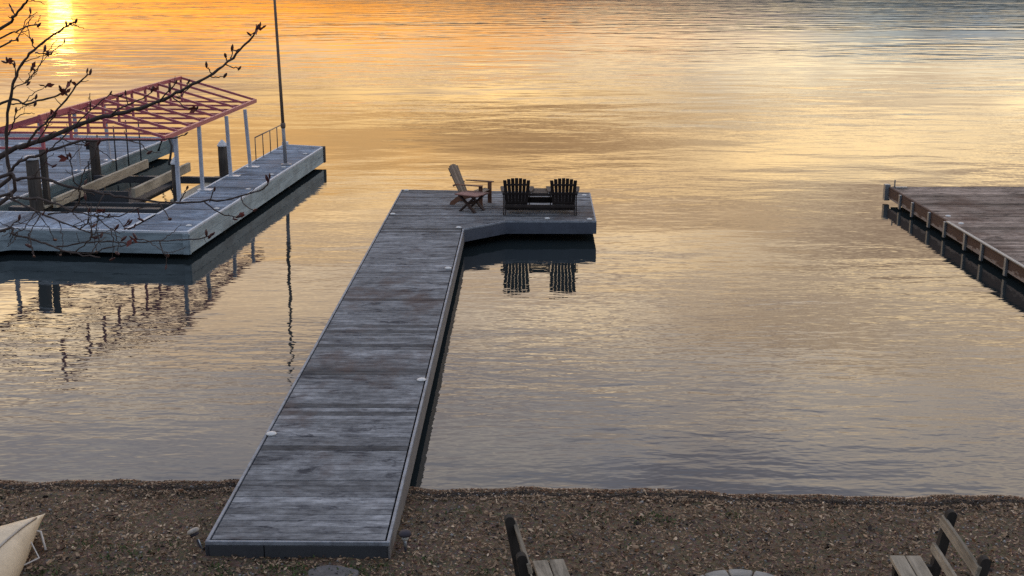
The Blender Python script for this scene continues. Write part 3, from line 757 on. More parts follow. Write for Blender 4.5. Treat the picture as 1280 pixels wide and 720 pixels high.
# path lights
pl = thing('solar_light', 'upright dark capped solar garden light right of the dock foot', 'garden light', (-1.08, 11.5, G(-1.08,11.5)), 0, 'solar lights at the dock foot')
MB().lathe((0,0,.165), [(.03,0),(.062,.012),(.066,.03),(.055,.05),(.03,.06),(.005,.062)], 18).build('cap', M['solar_cap'], pl, smooth=True)
MB().lathe((0,0,.125), [(.03,0),(.036,.02),(.034,.042)], 14).build('lens', M['solar_glass'], pl, smooth=True)
MB().tube([(0,0,-.06),(0,0,.05)], [.006,.016], 8).build('spike', M['solar_cap'], pl, smooth=True)
MB().tube([(0,0,.045),(0,0,.128)], .017, 10).build('stem', M['solar_stem'], pl, smooth=True)
fl = thing('solar_light', 'toppled pale solar garden light leaning beside the left corner of the dock foot', 'garden light', (-3.13, 11.44, G(-3.13,11.44)), R(20), 'solar lights at the dock foot')
fl.rotation_euler = (R(-12), R(-24), 0)
MB().lathe((0,0,.19), [(.03,0),(.062,.012),(.066,.026),(.055,.045),(.03,.052),(.005,.054)], 18).build('cap', M['solar_dull'], fl, smooth=True)
MB().lathe((0,0,.165), [(.04,0),(.05,.026)], 14).build('lens', M['solar_cap'], fl, smooth=True)
MB().tube([(0,0,-.05),(0,0,.12)], [.006,.014], 8).build('spike', M['solar_cap'], fl, smooth=True)
MB().tube([(.014,0,.0),(.014,0,.12)], .007, 8).build('stem', M['solar_stem'], fl, smooth=True)

# flagstone
pts = []
for k in range(14):
    a = 2*math.pi*k/14; r_ = 1 + .09*math.sin(3*a+1) + .05*math.sin(5*a)
    pts.append((.25*r_*math.cos(a), .20*r_*math.sin(a)))
fs_ = MB().poly(pts, -.05, .022).build('stepping_stone', M['flag'], None, bevel=.012)
fs_.location = (-1.74, 10.88, G(-1.74,10.88)+.01); tag(fs_, 'flat dark grey stepping stone in the leaves before the dock foot', 'stepping stone')

# canoe upside down on a rack
def canoe():
    t = thing('canoe', 'faded cream canoe lying upside down on the leaves at the lower left corner', 'canoe', (-4.79, 11.74, .58), 0)
    ax = Vector((-.08, -.995, 0)).normalized(); rt = Vector((ax.y*-1, ax.x, 0)); rt = Vector((-ax.y, ax.x, 0))
    if rt.x < 0: rt = -rt
    roll = R(38); L = 4.6; S = 44; NN = 17
    up = Vector((0,0,1)); r2 = rt*math.cos(roll) - up*math.sin(roll); u2 = up*math.cos(roll) + rt*math.sin(roll)
    def sec(s):
        f = min(s, L-s)/L*2; w = .43*(1-(1-min(1, f*1.05))**2.1)**.75 + .004
        dpt = .34 + .10*max(0, 1-f*2.5)**2; keel = .10*(1-(1-min(1,f*2.2))**2.4)
        return w, dpt, keel
    vs = []; ctr = []
    for i in range(S+1):
        s = L*(i/S); w, dpt, keel = sec(s)
        c = ax*s + up*keel
        row = []
        for j in range(NN):
            a = math.pi*(j/(NN-1)) ; cx_ = math.cos(a); sx_ = math.sin(a)
            sharp = max(0, 1-min(s, L-s)/.9)
            ex = .75 + .55*sharp
            x = -w*(abs(cx_)**1.0)*(1 if cx_ > 0 else -1); z = -dpt + dpt*(sx_**ex)
            row.append(c + r2*x + u2*z)
        vs += row; ctr.append(row[NN//2])
    fs = [(i*NN+j, i*NN+j+1, (i+1)*NN+j+1, (i+1)*NN+j) for i in range(S) for j in range(NN-1)]
    m = MB(); m.add(vs, fs); h = m.build('hull', M['canoe'], t, smooth=True)
    sol = h.modifiers.new('solid', 'SOLIDIFY'); sol.thickness = .012; sol.offset = -1
    MB().tube([p + u2*.004 for p in ctr[2:-2]], .013, 6).build('keel_strip', M['canoe_keel'], t, smooth=True)
    for j in (0, NN-1): MB().tube([vs[i*NN+j] for i in range(S+1)], .014, 6).build('gunwale', M['canoe_trim'], t, smooth=True)
    return t
canoe()
rk = thing('canoe_rack', 'thin pale metal rack poking out from under the upturned canoe', 'rack', (-4.7, 11.2, G(-4.7,11.2)))
def rtube(p): return [(a+4.7-4.7, b_, c) for a, b_, c in p]
MB().tube([(-.25,.30,.20),(-.06,.30,.16),(.02,.18,.02)], .013, 7).build('rack_tube', M['rack'], rk, smooth=True)
MB().tube([(-.25,.10,.22),(-.08,.08,.16),(.05,-.07,.06),(-.14,-.22,.01),(-.3,-.27,.0)], .009, 7).build('rack_tube', M['rack'], rk, smooth=True)
MB().beam((-.55,.25,.0),(-.55,.25,.2),.05,.05).beam((-.32,.05,.0),(-.32,.05,.2),.05,.05).beam((-.55,.25,.18),(-.32,.05,.18),.06,.05).build('sawhorse', M['rack'], rk)

# ---------------------------------------------------------------- leaf litter, pebbles, weeds
lr = random.Random(11)
def litter():
    m = MB(); n = 0
    while n < 42000:
        x = lr.uniform(-6.6, 6.6); t = lr.uniform(.10, 4.0) if lr.random() < .8 else lr.uniform(.10, .65); y = shore(x) - t
        if y < 9.4: continue
        if -3.08 < x < -1.2 and y > 11.33: continue
        n += 1
        if t > .6 and noise.noise((x*.75, y*1.1, 11)) + .35*noise.noise((x*2.7, y*2.7, 5)) > .26 and lr.random() < .6: continue
        z = gz(x, y) + lr.uniform(.002, .018 if t > .6 else .008)
        s = lr.uniform(.009, .029)*(1.5 if lr.random() < .05 else 1); asp = lr.uniform(.16, .6)
        a = lr.uniform(0, 6.28); fl_ = .35 if t < .6 else 1; s *= .8 if t < .6 else 1; tl = R(lr.gauss(0, 32)*fl_); tl2 = R(lr.gauss(0, 26)*fl_)
        rot = Matrix.Rotation(a, 3, 'Z') @ Matrix.Rotation(tl, 3, 'X') @ Matrix.Rotation(tl2, 3, 'Y')
        cu = lr.uniform(-.4, .4)*s
        q = [Vector((-s,0,cu)), Vector((-.3*s,-s*asp,0)), Vector((.5*s,-s*asp*.8,0)), Vector((s,0,cu)), Vector((.4*s,s*asp*.9,0)), Vector((-.4*s,s*asp,0))]
        c = Vector((x, y, z+abs(math.sin(tl))*s*.7))
        r = lr.random()
        if t < .31: mi = 3 if r < .5 else (0 if r < .85 else (2 if r < .93 else 1))
        elif t < .52: mi = 2 if r < .92 else 0
        else:
            pn = noise.noise((x*.9, y*1.3, 4)) + .5*noise.noise((x*2.6, y*3, 8)); r = min(.999, max(0, r - .0)); lim = .80 - .22*pn
            mi = 1 if r > lim+.08 and r < .95 else (3 if r >= .95 else (2 if r < .14 - .16*pn else 0))
        m.add([c + rot @ p for p in q], [(0,1,2,3), (0,3,4,5)], mi)
    o = m.build('leaf_litter', [M['leaf_a'], M['leaf_b'], M['leaf_c'], M['leaf_d']])
    kind(o, 'stuff', 'brown and tan fallen leaves scattered over the beach')
    m = MB()
    for _ in range(2600):
        x = lr.uniform(-6.6, 6.6); y = shore(x) - lr.uniform(.05, 4)
        if y < 9.4 or (-3.1 < x < -1.18 and y > 11.28): continue
        r_ = lr.uniform(.006, .017)*(1.6 if lr.random() < .05 else 1); z = gz(x, y)+r_*.2
        a = lr.uniform(0, 3)
        ring = [(x+r_*lr.uniform(.8,1.2)*math.cos(a+k*1.2566), y+r_*lr.uniform(.8,1.2)*math.sin(a+k*1.2566), z) for k in range(5)]
        top = [(x+(p[0]-x)*.6, y+(p[1]-y)*.6, z+r_*.6) for p in ring]
        m.prism(top, ring)
    o = m.build('pebbles', M['pebble'], smooth=False); kind(o, 'stuff', 'small grey pebbles among the leaves')
    m = MB()
    spots = [(1.45,12.35,.22,90), (1.62,12.3,.12,40), (2.4,12.5,.1,30), (.95,12.45,.16,40), (-1.55,10.95,.14,120), (-2.05,10.98,.2,110), (-2.35,11.05,.14,60), (-4.35,11.62,.16,50), (-4.0,11.5,.12,26), (-3.75,11.35,.2,50), (-3.5,11.55,.14,36), (-4.55,10.95,.16,60), (-4.0,11.2,.1,22), (-.82,11.25,.1,24), (.35,11.9,.15,24), (3.4,12.2,.12,18), (-1.1,10.9,.16,40), (-5.2,12.1,.2,30), (1.1,11.7,.12,16), (-3.6,10.95,.25,60), (-.3,10.85,.2,50), (.5,10.95,.12,24), (-2.75,10.9,.2,60), (1.3,10.9,.14,30), (2.9,10.95,.16,30), (-2.9,11.1,.1,30), (-1.3,11.05,.12,40), (4.6,11.3,.2,30), (2.2,11.9,.2,24), (-.5,12.6,.2,24)]
    for cx_, cy_, rr, k in spots:
        for _ in range(k):
            x = cx_ + lr.gauss(0, rr*.6); y = cy_ + lr.gauss(0, rr*.5); z = gz(x, y)
            s = lr.uniform(.008, .02); h = lr.uniform(.01, .045); a = lr.uniform(0, 6.28); d = Vector((math.cos(a), math.sin(a), 0)); sd_ = Vector((-d.y, d.x, 0))
            b0 = Vector((x, y, z)); tip = b0 + d*s*1.8 + Vector((0,0,h)); mid = b0 + d*s*.9 + Vector((0,0,h*.8))
            m.add([b0, mid - sd_*s*.55, tip, mid + sd_*s*.55], [(0,1,2,3)])
    k = 0
    while k < 2600:
        x = lr.uniform(-6, 6); t = lr.uniform(.7, 3.6); y = shore(x) - t
        k += 1
        if noise.noise((x*.75, y*1.1, 11)) + .35*noise.noise((x*2.7, y*2.7, 5)) < .26 or (-3.1 < x < -1.18 and y > 11.28): continue
        for _ in range(3):
            px, py = x+lr.gauss(0,.03), y+lr.gauss(0,.03); s = lr.uniform(.006, .014); h = lr.uniform(.006, .024); a = lr.uniform(0, 6.28); d = Vector((math.cos(a), math.sin(a), 0)); sd_ = Vector((-d.y, d.x, 0))
            b0 = Vector((px, py, gz(px, py)+.004)); m.add([b0, b0+d*s*.9+Vector((0,0,h*.8))-sd_*s*.5, b0+d*s*1.8+Vector((0,0,h)), b0+d*s*.9+Vector((0,0,h*.8))+sd_*s*.5], [(0,1,2,3)])
    o = m.build('weeds', M['weed']); kind(o, 'stuff', 'small green weeds growing through the leaves')
    m = MB()
    for _ in range(110):
        x = lr.uniform(-6, 6); y = shore(x) - lr.uniform(.35, 3.6)
        if -3.15 < x < -1.15 and y > 11.25: continue
        a = lr.uniform(0, 6.28); l = lr.uniform(.04, .16); z = gz(x, y)+.015; k = lr.uniform(-.25,.25)*l
        dx, dy = math.cos(a)*l, math.sin(a)*l
        m.tube([(x-dx/2,y-dy/2,z),(x-dy*.1+k*.3,y+dx*.1,z+.008),(x+dx/2,y+dy/2,z+.004)], [.0035,.003,.002], 5)
    o = m.build('fallen_twigs', M['leaf_b']); kind(o, 'stuff', 'thin pale broken twigs lying on the beach')
litter()

# ---------------------------------------------------------------- foreground tree
BRANCHES = [
  ('limb',1,[(-2.865,6.900,4.995,0.0154),(-2.705,6.850,5.056,0.0144),(-2.549,6.800,5.111,0.0134),(-2.349,6.750,5.192,0.0125),(-2.199,6.700,5.237,0.0115),(-2.052,6.650,5.273,0.0106),(-1.906,6.600,5.317,0.0097),(-1.784,6.550,5.364,0.0087),(-1.684,6.500,5.414,0.0078),(-1.565,6.450,5.472,0.0070),(-1.446,6.400,5.553,0.0061),(-1.350,6.350,5.636,0.0052),(-1.263,6.300,5.726,0.0044)]),
  ('limb',1,[(-2.813,6.800,4.764,0.0101),(-2.774,6.767,4.971,0.0094),(-2.743,6.733,5.151,0.0087),(-2.688,6.700,5.349,0.0081),(-2.638,6.667,5.458,0.0074),(-2.570,6.633,5.544,0.0067),(-2.492,6.600,5.608,0.0061),(-2.404,6.567,5.664,0.0054),(-2.291,6.533,5.726,0.0047),(-2.237,6.500,5.748,0.0041)]),
  ('limb',1,[(-2.833,7.000,5.687,0.0082),(-2.734,6.933,5.751,0.0072),(-2.640,6.867,5.817,0.0061),(-2.563,6.800,5.865,0.0052)]),
  ('limb',1,[(-2.879,7.100,5.630,0.0049),(-2.759,7.033,5.668,0.0044),(-2.664,6.967,5.702,0.0040),(-2.581,6.900,5.714,0.0035)]),
  ('limb',1,[(-2.884,7.100,5.581,0.0049),(-2.787,7.000,5.618,0.0042),(-2.702,6.900,5.632,0.0035)]),
  ('limb',1,[(-2.875,7.000,5.278,0.0067),(-2.709,6.940,5.276,0.0060),(-2.558,6.880,5.317,0.0053),(-2.469,6.820,5.345,0.0047),(-2.414,6.760,5.377,0.0040),(-2.364,6.700,5.421,0.0034)]),
  ('twig',0,[(-2.652,6.750,5.079,0.0072),(-2.581,6.720,5.153,0.0065),(-2.499,6.690,5.221,0.0058),(-2.384,6.660,5.331,0.0051),(-2.288,6.630,5.427,0.0044),(-2.237,6.600,5.468,0.0037)]),
  ('limb',1,[(-2.757,6.600,4.880,0.0098),(-2.679,6.556,4.961,0.0090),(-2.601,6.511,5.023,0.0083),(-2.474,6.467,5.072,0.0075),(-2.350,6.422,5.112,0.0068),(-2.228,6.378,5.148,0.0060),(-2.109,6.333,5.160,0.0053),(-1.952,6.289,5.170,0.0046),(-1.756,6.244,5.174,0.0038),(-1.650,6.200,5.205,0.0031)]),
  ('limb',1,[(-2.669,6.400,4.957,0.0088),(-2.572,6.364,4.954,0.0083),(-2.453,6.327,4.971,0.0078),(-2.359,6.291,4.954,0.0073),(-2.206,6.255,4.923,0.0068),(-2.073,6.218,4.905,0.0063),(-1.941,6.182,4.891,0.0058),(-1.771,6.145,4.877,0.0053),(-1.560,6.109,4.884,0.0048),(-1.391,6.073,4.907,0.0043),(-1.242,6.036,4.954,0.0039),(-1.194,6.000,4.996,0.0034)]),
  ('twig',0,[(-1.550,6.150,4.876,0.0039),(-1.467,6.125,4.824,0.0033),(-1.375,6.100,4.805,0.0027)]),
  ('limb',1,[(-2.638,6.300,4.873,0.0074),(-2.552,6.250,4.878,0.0067),(-2.406,6.200,4.884,0.0061),(-2.308,6.150,4.872,0.0055),(-2.205,6.100,4.841,0.0049),(-2.152,6.050,4.883,0.0044),(-2.117,6.000,4.956,0.0038)]),
  ('twig',0,[(-2.576,6.250,4.878,0.0056),(-2.452,6.220,4.826,0.0052),(-2.362,6.190,4.795,0.0048),(-2.277,6.160,4.768,0.0043),(-2.180,6.130,4.741,0.0039),(-2.123,6.100,4.727,0.0035)]),
  ('limb',1,[(-2.614,6.200,4.714,0.0063),(-2.530,6.150,4.708,0.0058),(-2.419,6.100,4.694,0.0053),(-2.311,6.050,4.672,0.0048),(-2.231,6.000,4.659,0.0043),(-2.139,5.950,4.654,0.0038),(-2.013,5.900,4.646,0.0034)]),
  ('twig',0,[(-2.280,6.050,4.664,0.0039),(-2.191,6.029,4.681,0.0037),(-2.103,6.007,4.698,0.0036),(-1.996,5.986,4.707,0.0035),(-1.891,5.964,4.703,0.0034),(-1.726,5.943,4.720,0.0032),(-1.571,5.921,4.733,0.0031),(-1.455,5.900,4.758,0.0030)]),
  ('twig',0,[(-2.176,6.000,4.647,0.0035),(-2.086,5.950,4.711,0.0031),(-2.038,5.900,4.765,0.0026)]),
  ('twig',0,[(-2.261,6.050,4.647,0.0035),(-2.101,6.013,4.640,0.0033),(-1.999,5.975,4.677,0.0031),(-1.899,5.938,4.701,0.0028),(-1.822,5.900,4.738,0.0026)]),
  ('twig',0,[(-2.361,6.200,4.801,0.0043),(-2.274,6.167,4.820,0.0040),(-2.186,6.133,4.822,0.0037),(-2.063,6.100,4.813,0.0035),(-1.960,6.067,4.819,0.0032),(-1.852,6.033,4.862,0.0029),(-1.730,6.000,4.889,0.0027)]),
  ('twig',0,[(-2.123,6.600,5.262,0.0046),(-2.024,6.567,5.316,0.0040),(-1.936,6.533,5.349,0.0034),(-1.873,6.500,5.394,0.0029)]),
  ('twig',0,[(-1.835,6.500,5.344,0.0041),(-1.767,6.450,5.403,0.0035),(-1.718,6.400,5.444,0.0028)]),
  ('twig',0,[(-2.584,6.700,5.090,0.0043),(-2.518,6.667,5.160,0.0038),(-2.461,6.633,5.228,0.0034),(-2.424,6.600,5.262,0.0029)]),
  ('twig',0,[(-2.772,6.800,5.120,0.0043),(-2.725,6.775,5.189,0.0037),(-2.691,6.750,5.257,0.0030)]),
  ('twig',0,[(-2.737,6.800,5.295,0.0040),(-2.642,6.750,5.309,0.0035),(-2.556,6.700,5.340,0.0030)]),
  ('twig',0,[(-2.481,6.600,5.066,0.0042),(-2.402,6.575,5.125,0.0039),(-2.278,6.550,5.238,0.0035),(-2.156,6.525,5.333,0.0032),(-2.090,6.500,5.377,0.0029)]),
  ('twig',0,[(-2.082,6.100,4.918,0.0036),(-2.157,6.067,4.981,0.0031),(-2.158,6.033,5.066,0.0027),(-2.149,6.000,5.126,0.0023)]),
  ('twig',0,[(-2.160,6.100,4.938,0.0032),(-2.112,6.067,5.040,0.0029),(-2.056,6.033,5.105,0.0026),(-2.007,6.000,5.188,0.0023)]),
  ('twig',0,[(-2.034,6.100,4.922,0.0032),(-2.063,6.050,4.855,0.0028),(-2.029,6.000,4.833,0.0023)]),
  ('twig',0,[(-1.658,6.100,4.886,0.0032),(-1.622,6.050,4.931,0.0028),(-1.591,6.000,4.968,0.0023)]),
  ('twig',0,[(-1.510,6.100,4.886,0.0032),(-1.479,6.050,4.939,0.0028),(-1.458,6.000,4.960,0.0023)]),
  ('twig',0,[(-1.349,6.100,4.910,0.0032),(-1.328,6.050,4.879,0.0028),(-1.267,6.000,4.861,0.0023)]),
  ('twig',0,[(-1.774,6.100,4.886,0.0032),(-1.723,6.050,4.847,0.0028),(-1.688,6.000,4.817,0.0023)]),
  ('twig',0,[(-1.743,6.000,4.708,0.0032),(-1.717,5.950,4.662,0.0027),(-1.680,5.900,4.654,0.0022)]),
  ('twig',0,[(-2.381,6.100,4.837,0.0032),(-2.430,6.050,4.762,0.0028),(-2.468,6.000,4.740,0.0023)]),
  ('twig',0,[(-2.359,6.100,4.821,0.0032),(-2.391,6.050,4.754,0.0028),(-2.389,6.000,4.744,0.0023)]),
  ('twig',0,[(-2.169,6.100,4.747,0.0032),(-2.108,6.050,4.798,0.0028),(-2.083,6.000,4.853,0.0023)]),
  ('twig',0,[(-2.091,6.100,4.821,0.0032),(-2.011,6.050,4.770,0.0028),(-1.938,6.000,4.744,0.0023)]),
  ('twig',0,[(-2.038,6.500,5.144,0.0035),(-1.941,6.450,5.125,0.0029),(-1.883,6.400,5.091,0.0024)]),
  ('twig',0,[(-2.373,6.500,5.152,0.0035),(-2.295,6.450,5.129,0.0029),(-2.204,6.400,5.128,0.0024)]),
  ('twig',0,[(-2.724,6.800,5.373,0.0036),(-2.650,6.775,5.410,0.0031),(-2.610,6.750,5.416,0.0026)]),
  ('twig',0,[(-2.692,6.800,5.438,0.0036),(-2.684,6.775,5.504,0.0031),(-2.706,6.750,5.531,0.0026)]),
  ('twig',0,[(-2.573,6.800,5.591,0.0036),(-2.574,6.775,5.618,0.0031),(-2.563,6.750,5.633,0.0026)]),
  ('twig',0,[(-2.575,6.800,5.570,0.0036),(-2.519,6.775,5.563,0.0031),(-2.470,6.750,5.569,0.0026)]),
  ('twig',0,[(-1.486,6.500,5.533,0.0035),(-1.444,6.475,5.519,0.0029),(-1.402,6.450,5.513,0.0024)]),
  ('twig',0,[(-1.577,6.500,5.468,0.0035),(-1.530,6.475,5.466,0.0029),(-1.482,6.450,5.476,0.0024)]),
  ('twig',0,[(-1.551,6.500,5.484,0.0035),(-1.565,6.475,5.503,0.0029),(-1.569,6.450,5.533,0.0024)]),
  ('twig',0,[(-1.469,6.500,5.546,0.0035),(-1.470,6.475,5.568,0.0029),(-1.468,6.450,5.574,0.0024)]),
  ('twig',0,[(-1.455,6.500,5.558,0.0035),(-1.440,6.475,5.588,0.0029),(-1.433,6.450,5.610,0.0024)]),
  ('twig',0,[(-1.671,6.500,5.423,0.0035),(-1.709,6.475,5.380,0.0029),(-1.720,6.450,5.366,0.0024)]),
  ('twig',0,[(-1.710,6.550,5.401,0.0035),(-1.693,6.525,5.433,0.0030),(-1.678,6.500,5.439,0.0025)]),
  ('twig',0,[(-1.784,6.550,5.360,0.0035),(-1.724,6.517,5.317,0.0031),(-1.683,6.483,5.304,0.0028),(-1.633,6.450,5.308,0.0024)]),
  ('twig',0,[(-2.511,6.000,4.752,0.0032),(-2.460,5.950,4.787,0.0027),(-2.389,5.900,4.837,0.0022)]),
  ('twig',0,[(-2.169,6.066,4.870,0.0023),(-2.117,5.999,4.888,0.0020),(-2.067,5.933,4.896,0.0018),(-2.019,5.867,4.899,0.0016)]),
  ('twig',0,[(-2.719,6.921,5.629,0.0028),(-2.711,6.982,5.673,0.0025),(-2.696,7.042,5.713,0.0022),(-2.678,7.103,5.751,0.0019)]),
  ('twig',0,[(-2.282,6.528,5.730,0.0030),(-2.264,6.551,5.726,0.0026),(-2.247,6.574,5.720,0.0022),(-2.232,6.597,5.707,0.0017)]),
  ('twig',0,[(-1.709,5.940,4.661,0.0019),(-1.655,5.877,4.680,0.0017),(-1.602,5.814,4.704,0.0016),(-1.551,5.751,4.733,0.0015)]),
  ('twig',0,[(-2.449,6.025,4.751,0.0027),(-2.455,6.003,4.725,0.0023),(-2.467,5.981,4.701,0.0020),(-2.486,5.958,4.688,0.0016)]),
  ('twig',0,[(-2.084,6.006,4.646,0.0030),(-2.087,6.071,4.663,0.0025),(-2.084,6.137,4.677,0.0021),(-2.075,6.202,4.684,0.0016)]),
  ('twig',0,[(-2.216,6.537,5.286,0.0031),(-2.204,6.509,5.321,0.0026),(-2.192,6.481,5.355,0.0022),(-2.180,6.453,5.388,0.0017)]),
  ('twig',0,[(-2.621,6.850,5.829,0.0028),(-2.609,6.911,5.841,0.0025),(-2.595,6.972,5.836,0.0022),(-2.586,7.034,5.819,0.0019)]),
  ('twig',0,[(-2.577,6.637,5.535,0.0023),(-2.518,6.641,5.552,0.0021),(-2.458,6.646,5.566,0.0020),(-2.397,6.650,5.574,0.0018)]),
  ('twig',0,[(-2.696,6.754,5.247,0.0026),(-2.640,6.690,5.284,0.0023),(-2.577,6.627,5.304,0.0020),(-2.513,6.564,5.317,0.0017)]),
  ('twig',0,[(-2.213,6.372,5.149,0.0027),(-2.174,6.406,5.115,0.0024),(-2.133,6.441,5.082,0.0020),(-2.100,6.475,5.037,0.0017)]),
  ('twig',0,[(-2.722,6.924,5.629,0.0035),(-2.714,6.954,5.654,0.0029),(-2.698,6.984,5.672,0.0024),(-2.678,7.014,5.677,0.0019)]),
  ('twig',0,[(-1.886,6.403,5.092,0.0021),(-1.874,6.437,5.085,0.0020),(-1.862,6.471,5.079,0.0019),(-1.850,6.506,5.070,0.0017)]),
  ('twig',0,[(-2.713,6.766,5.213,0.0033),(-2.677,6.767,5.236,0.0028),(-2.636,6.767,5.248,0.0023),(-2.596,6.768,5.246,0.0018)]),
  ('twig',0,[(-2.389,6.006,4.745,0.0021),(-2.393,6.000,4.726,0.0019),(-2.394,5.994,4.706,0.0017),(-2.395,5.989,4.686,0.0016)]),
  ('twig',0,[(-2.454,6.018,4.748,0.0027),(-2.480,6.034,4.724,0.0023),(-2.504,6.050,4.698,0.0020),(-2.524,6.066,4.670,0.0016)]),
  ('twig',0,[(-2.442,6.035,4.755,0.0025),(-2.480,5.987,4.783,0.0022),(-2.513,5.940,4.818,0.0019),(-2.535,5.893,4.868,0.0016)]),
  ('twig',0,[(-2.433,6.609,5.253,0.0020),(-2.351,6.567,5.262,0.0019),(-2.271,6.526,5.288,0.0018),(-2.195,6.484,5.323,0.0017)]),
  ('twig',0,[(-2.389,6.003,4.745,0.0023),(-2.381,5.990,4.706,0.0021),(-2.368,5.977,4.668,0.0018),(-2.352,5.963,4.632,0.0016)]),
  ('twig',0,[(-2.573,6.773,5.620,0.0030),(-2.594,6.787,5.673,0.0026),(-2.593,6.801,5.731,0.0022),(-2.585,6.816,5.788,0.0018)]),
  ('twig',0,[(-2.492,6.652,5.191,0.0027),(-2.485,6.639,5.219,0.0024),(-2.469,6.626,5.246,0.0021),(-2.449,6.613,5.270,0.0018)]),
  ('twig',0,[(-2.615,6.753,5.416,0.0027),(-2.597,6.753,5.433,0.0024),(-2.578,6.752,5.450,0.0021),(-2.558,6.752,5.463,0.0018)]),
  ('twig',0,[(-2.456,6.016,4.747,0.0019),(-2.464,5.974,4.754,0.0018),(-2.472,5.932,4.758,0.0017),(-2.478,5.891,4.754,0.0016)]),
  ('twig',0,[(-2.155,6.022,5.087,0.0023),(-2.173,6.027,5.121,0.0021),(-2.184,6.032,5.159,0.0018),(-2.196,6.037,5.196,0.0016)]),
  ('twig',0,[(-2.062,5.925,4.738,0.0018),(-2.014,5.917,4.755,0.0017),(-1.968,5.909,4.775,0.0016),(-1.921,5.901,4.794,0.0016)]),
  ('twig',0,[(-2.694,6.988,5.691,0.0029),(-2.686,7.003,5.729,0.0026),(-2.662,7.018,5.757,0.0022),(-2.629,7.033,5.772,0.0019)]),
  ('twig',0,[(-1.996,6.040,4.765,0.0028),(-1.989,6.045,4.712,0.0024),(-1.993,6.050,4.658,0.0020),(-2.002,6.056,4.603,0.0016)]),
  ('twig',0,[(-2.463,6.330,4.969,0.0021),(-2.419,6.303,5.019,0.0019),(-2.373,6.276,5.067,0.0018),(-2.321,6.249,5.107,0.0017)]),
  ('twig',0,[(-2.565,6.756,5.629,0.0020),(-2.582,6.750,5.654,0.0019),(-2.601,6.745,5.676,0.0019),(-2.621,6.739,5.697,0.0018)]),
  ('twig',0,[(-2.618,6.755,5.415,0.0034),(-2.574,6.765,5.467,0.0029),(-2.536,6.775,5.524,0.0023),(-2.516,6.786,5.589,0.0018)]),
  ('twig',0,[(-2.054,5.916,4.748,0.0028),(-2.057,5.942,4.798,0.0024),(-2.061,5.968,4.849,0.0020),(-2.068,5.994,4.900,0.0016)]),
  ('twig',0,[(-2.151,6.009,5.110,0.0019),(-2.118,6.027,5.155,0.0018),(-2.087,6.045,5.202,0.0017),(-2.060,6.062,5.252,0.0016)]),
  ('twig',0,[(-2.214,6.144,4.822,0.0025),(-2.206,6.200,4.781,0.0022),(-2.193,6.256,4.744,0.0019),(-2.173,6.312,4.717,0.0017)]),
  ('twig',0,[(-2.063,5.926,4.738,0.0025),(-2.055,5.955,4.739,0.0022),(-2.045,5.984,4.738,0.0019),(-2.036,6.013,4.731,0.0016)]),
  ('twig',0,[(-2.045,5.907,4.757,0.0026),(-1.982,5.877,4.774,0.0022),(-1.922,5.846,4.771,0.0019),(-1.866,5.816,4.756,0.0015)]),
  ('twig',0,[(-2.648,6.954,5.704,0.0022),(-2.603,6.904,5.720,0.0021),(-2.561,6.853,5.740,0.0019),(-2.528,6.803,5.767,0.0018)]),
  ('twig',0,[(-1.723,5.942,4.720,0.0022),(-1.696,5.984,4.734,0.0020),(-1.673,6.026,4.755,0.0018),(-1.651,6.067,4.778,0.0016)]),
  ('twig',0,[(-2.581,6.815,5.854,0.0025),(-2.501,6.770,5.876,0.0022),(-2.424,6.726,5.903,0.0020),(-2.353,6.681,5.940,0.0018)]),
  ('twig',0,[(-2.631,6.763,5.413,0.0032),(-2.605,6.746,5.436,0.0027),(-2.586,6.729,5.463,0.0023),(-2.569,6.713,5.490,0.0018)]),
  ('twig',0,[(-1.696,5.922,4.657,0.0019),(-1.695,5.923,4.637,0.0018),(-1.697,5.923,4.616,0.0017),(-1.700,5.923,4.595,0.0016)]),
  ('twig',0,[(-2.307,6.149,4.872,0.0020),(-2.266,6.203,4.886,0.0019),(-2.230,6.256,4.914,0.0018),(-2.195,6.309,4.945,0.0017)]),
  ('twig',0,[(-1.822,5.900,4.738,0.0030),(-1.759,5.862,4.732,0.0025),(-1.703,5.823,4.713,0.0020),(-1.648,5.785,4.694,0.0015)]),
  ('twig',0,[(-2.044,5.906,4.759,0.0026),(-2.050,5.897,4.821,0.0022),(-2.051,5.888,4.884,0.0019),(-2.052,5.879,4.947,0.0016)]),
  ('twig',0,[(-2.482,6.336,4.967,0.0028),(-2.434,6.329,5.004,0.0024),(-2.395,6.322,5.050,0.0021),(-2.380,6.315,5.106,0.0017)]),
  ('twig',0,[(-2.054,6.036,4.849,0.0019),(-2.017,6.082,4.824,0.0018),(-1.985,6.128,4.786,0.0017),(-1.968,6.175,4.731,0.0016)]),
  ('twig',0,[(-2.509,6.770,5.565,0.0020),(-2.472,6.732,5.593,0.0019),(-2.435,6.693,5.622,0.0018),(-2.395,6.655,5.647,0.0018)]),
  ('twig',0,[(-2.221,6.143,4.752,0.0021),(-2.158,6.117,4.784,0.0020),(-2.097,6.092,4.818,0.0018),(-2.033,6.066,4.842,0.0016)]),
  ('twig',0,[(-2.037,6.010,4.837,0.0019),(-2.074,6.077,4.773,0.0018),(-2.098,6.143,4.706,0.0017),(-2.109,6.209,4.640,0.0016)]),
  ('twig',0,[(-2.301,6.168,4.775,0.0025),(-2.273,6.124,4.726,0.0022),(-2.252,6.080,4.677,0.0019),(-2.254,6.035,4.628,0.0016)]),
  ('twig',0,[(-2.551,6.801,5.111,0.0034),(-2.535,6.788,5.131,0.0029),(-2.513,6.776,5.145,0.0023),(-2.488,6.764,5.151,0.0018)]),
  ('twig',0,[(-2.215,6.141,4.751,0.0028),(-2.148,6.126,4.764,0.0024),(-2.083,6.112,4.782,0.0020),(-2.021,6.098,4.812,0.0016)]),
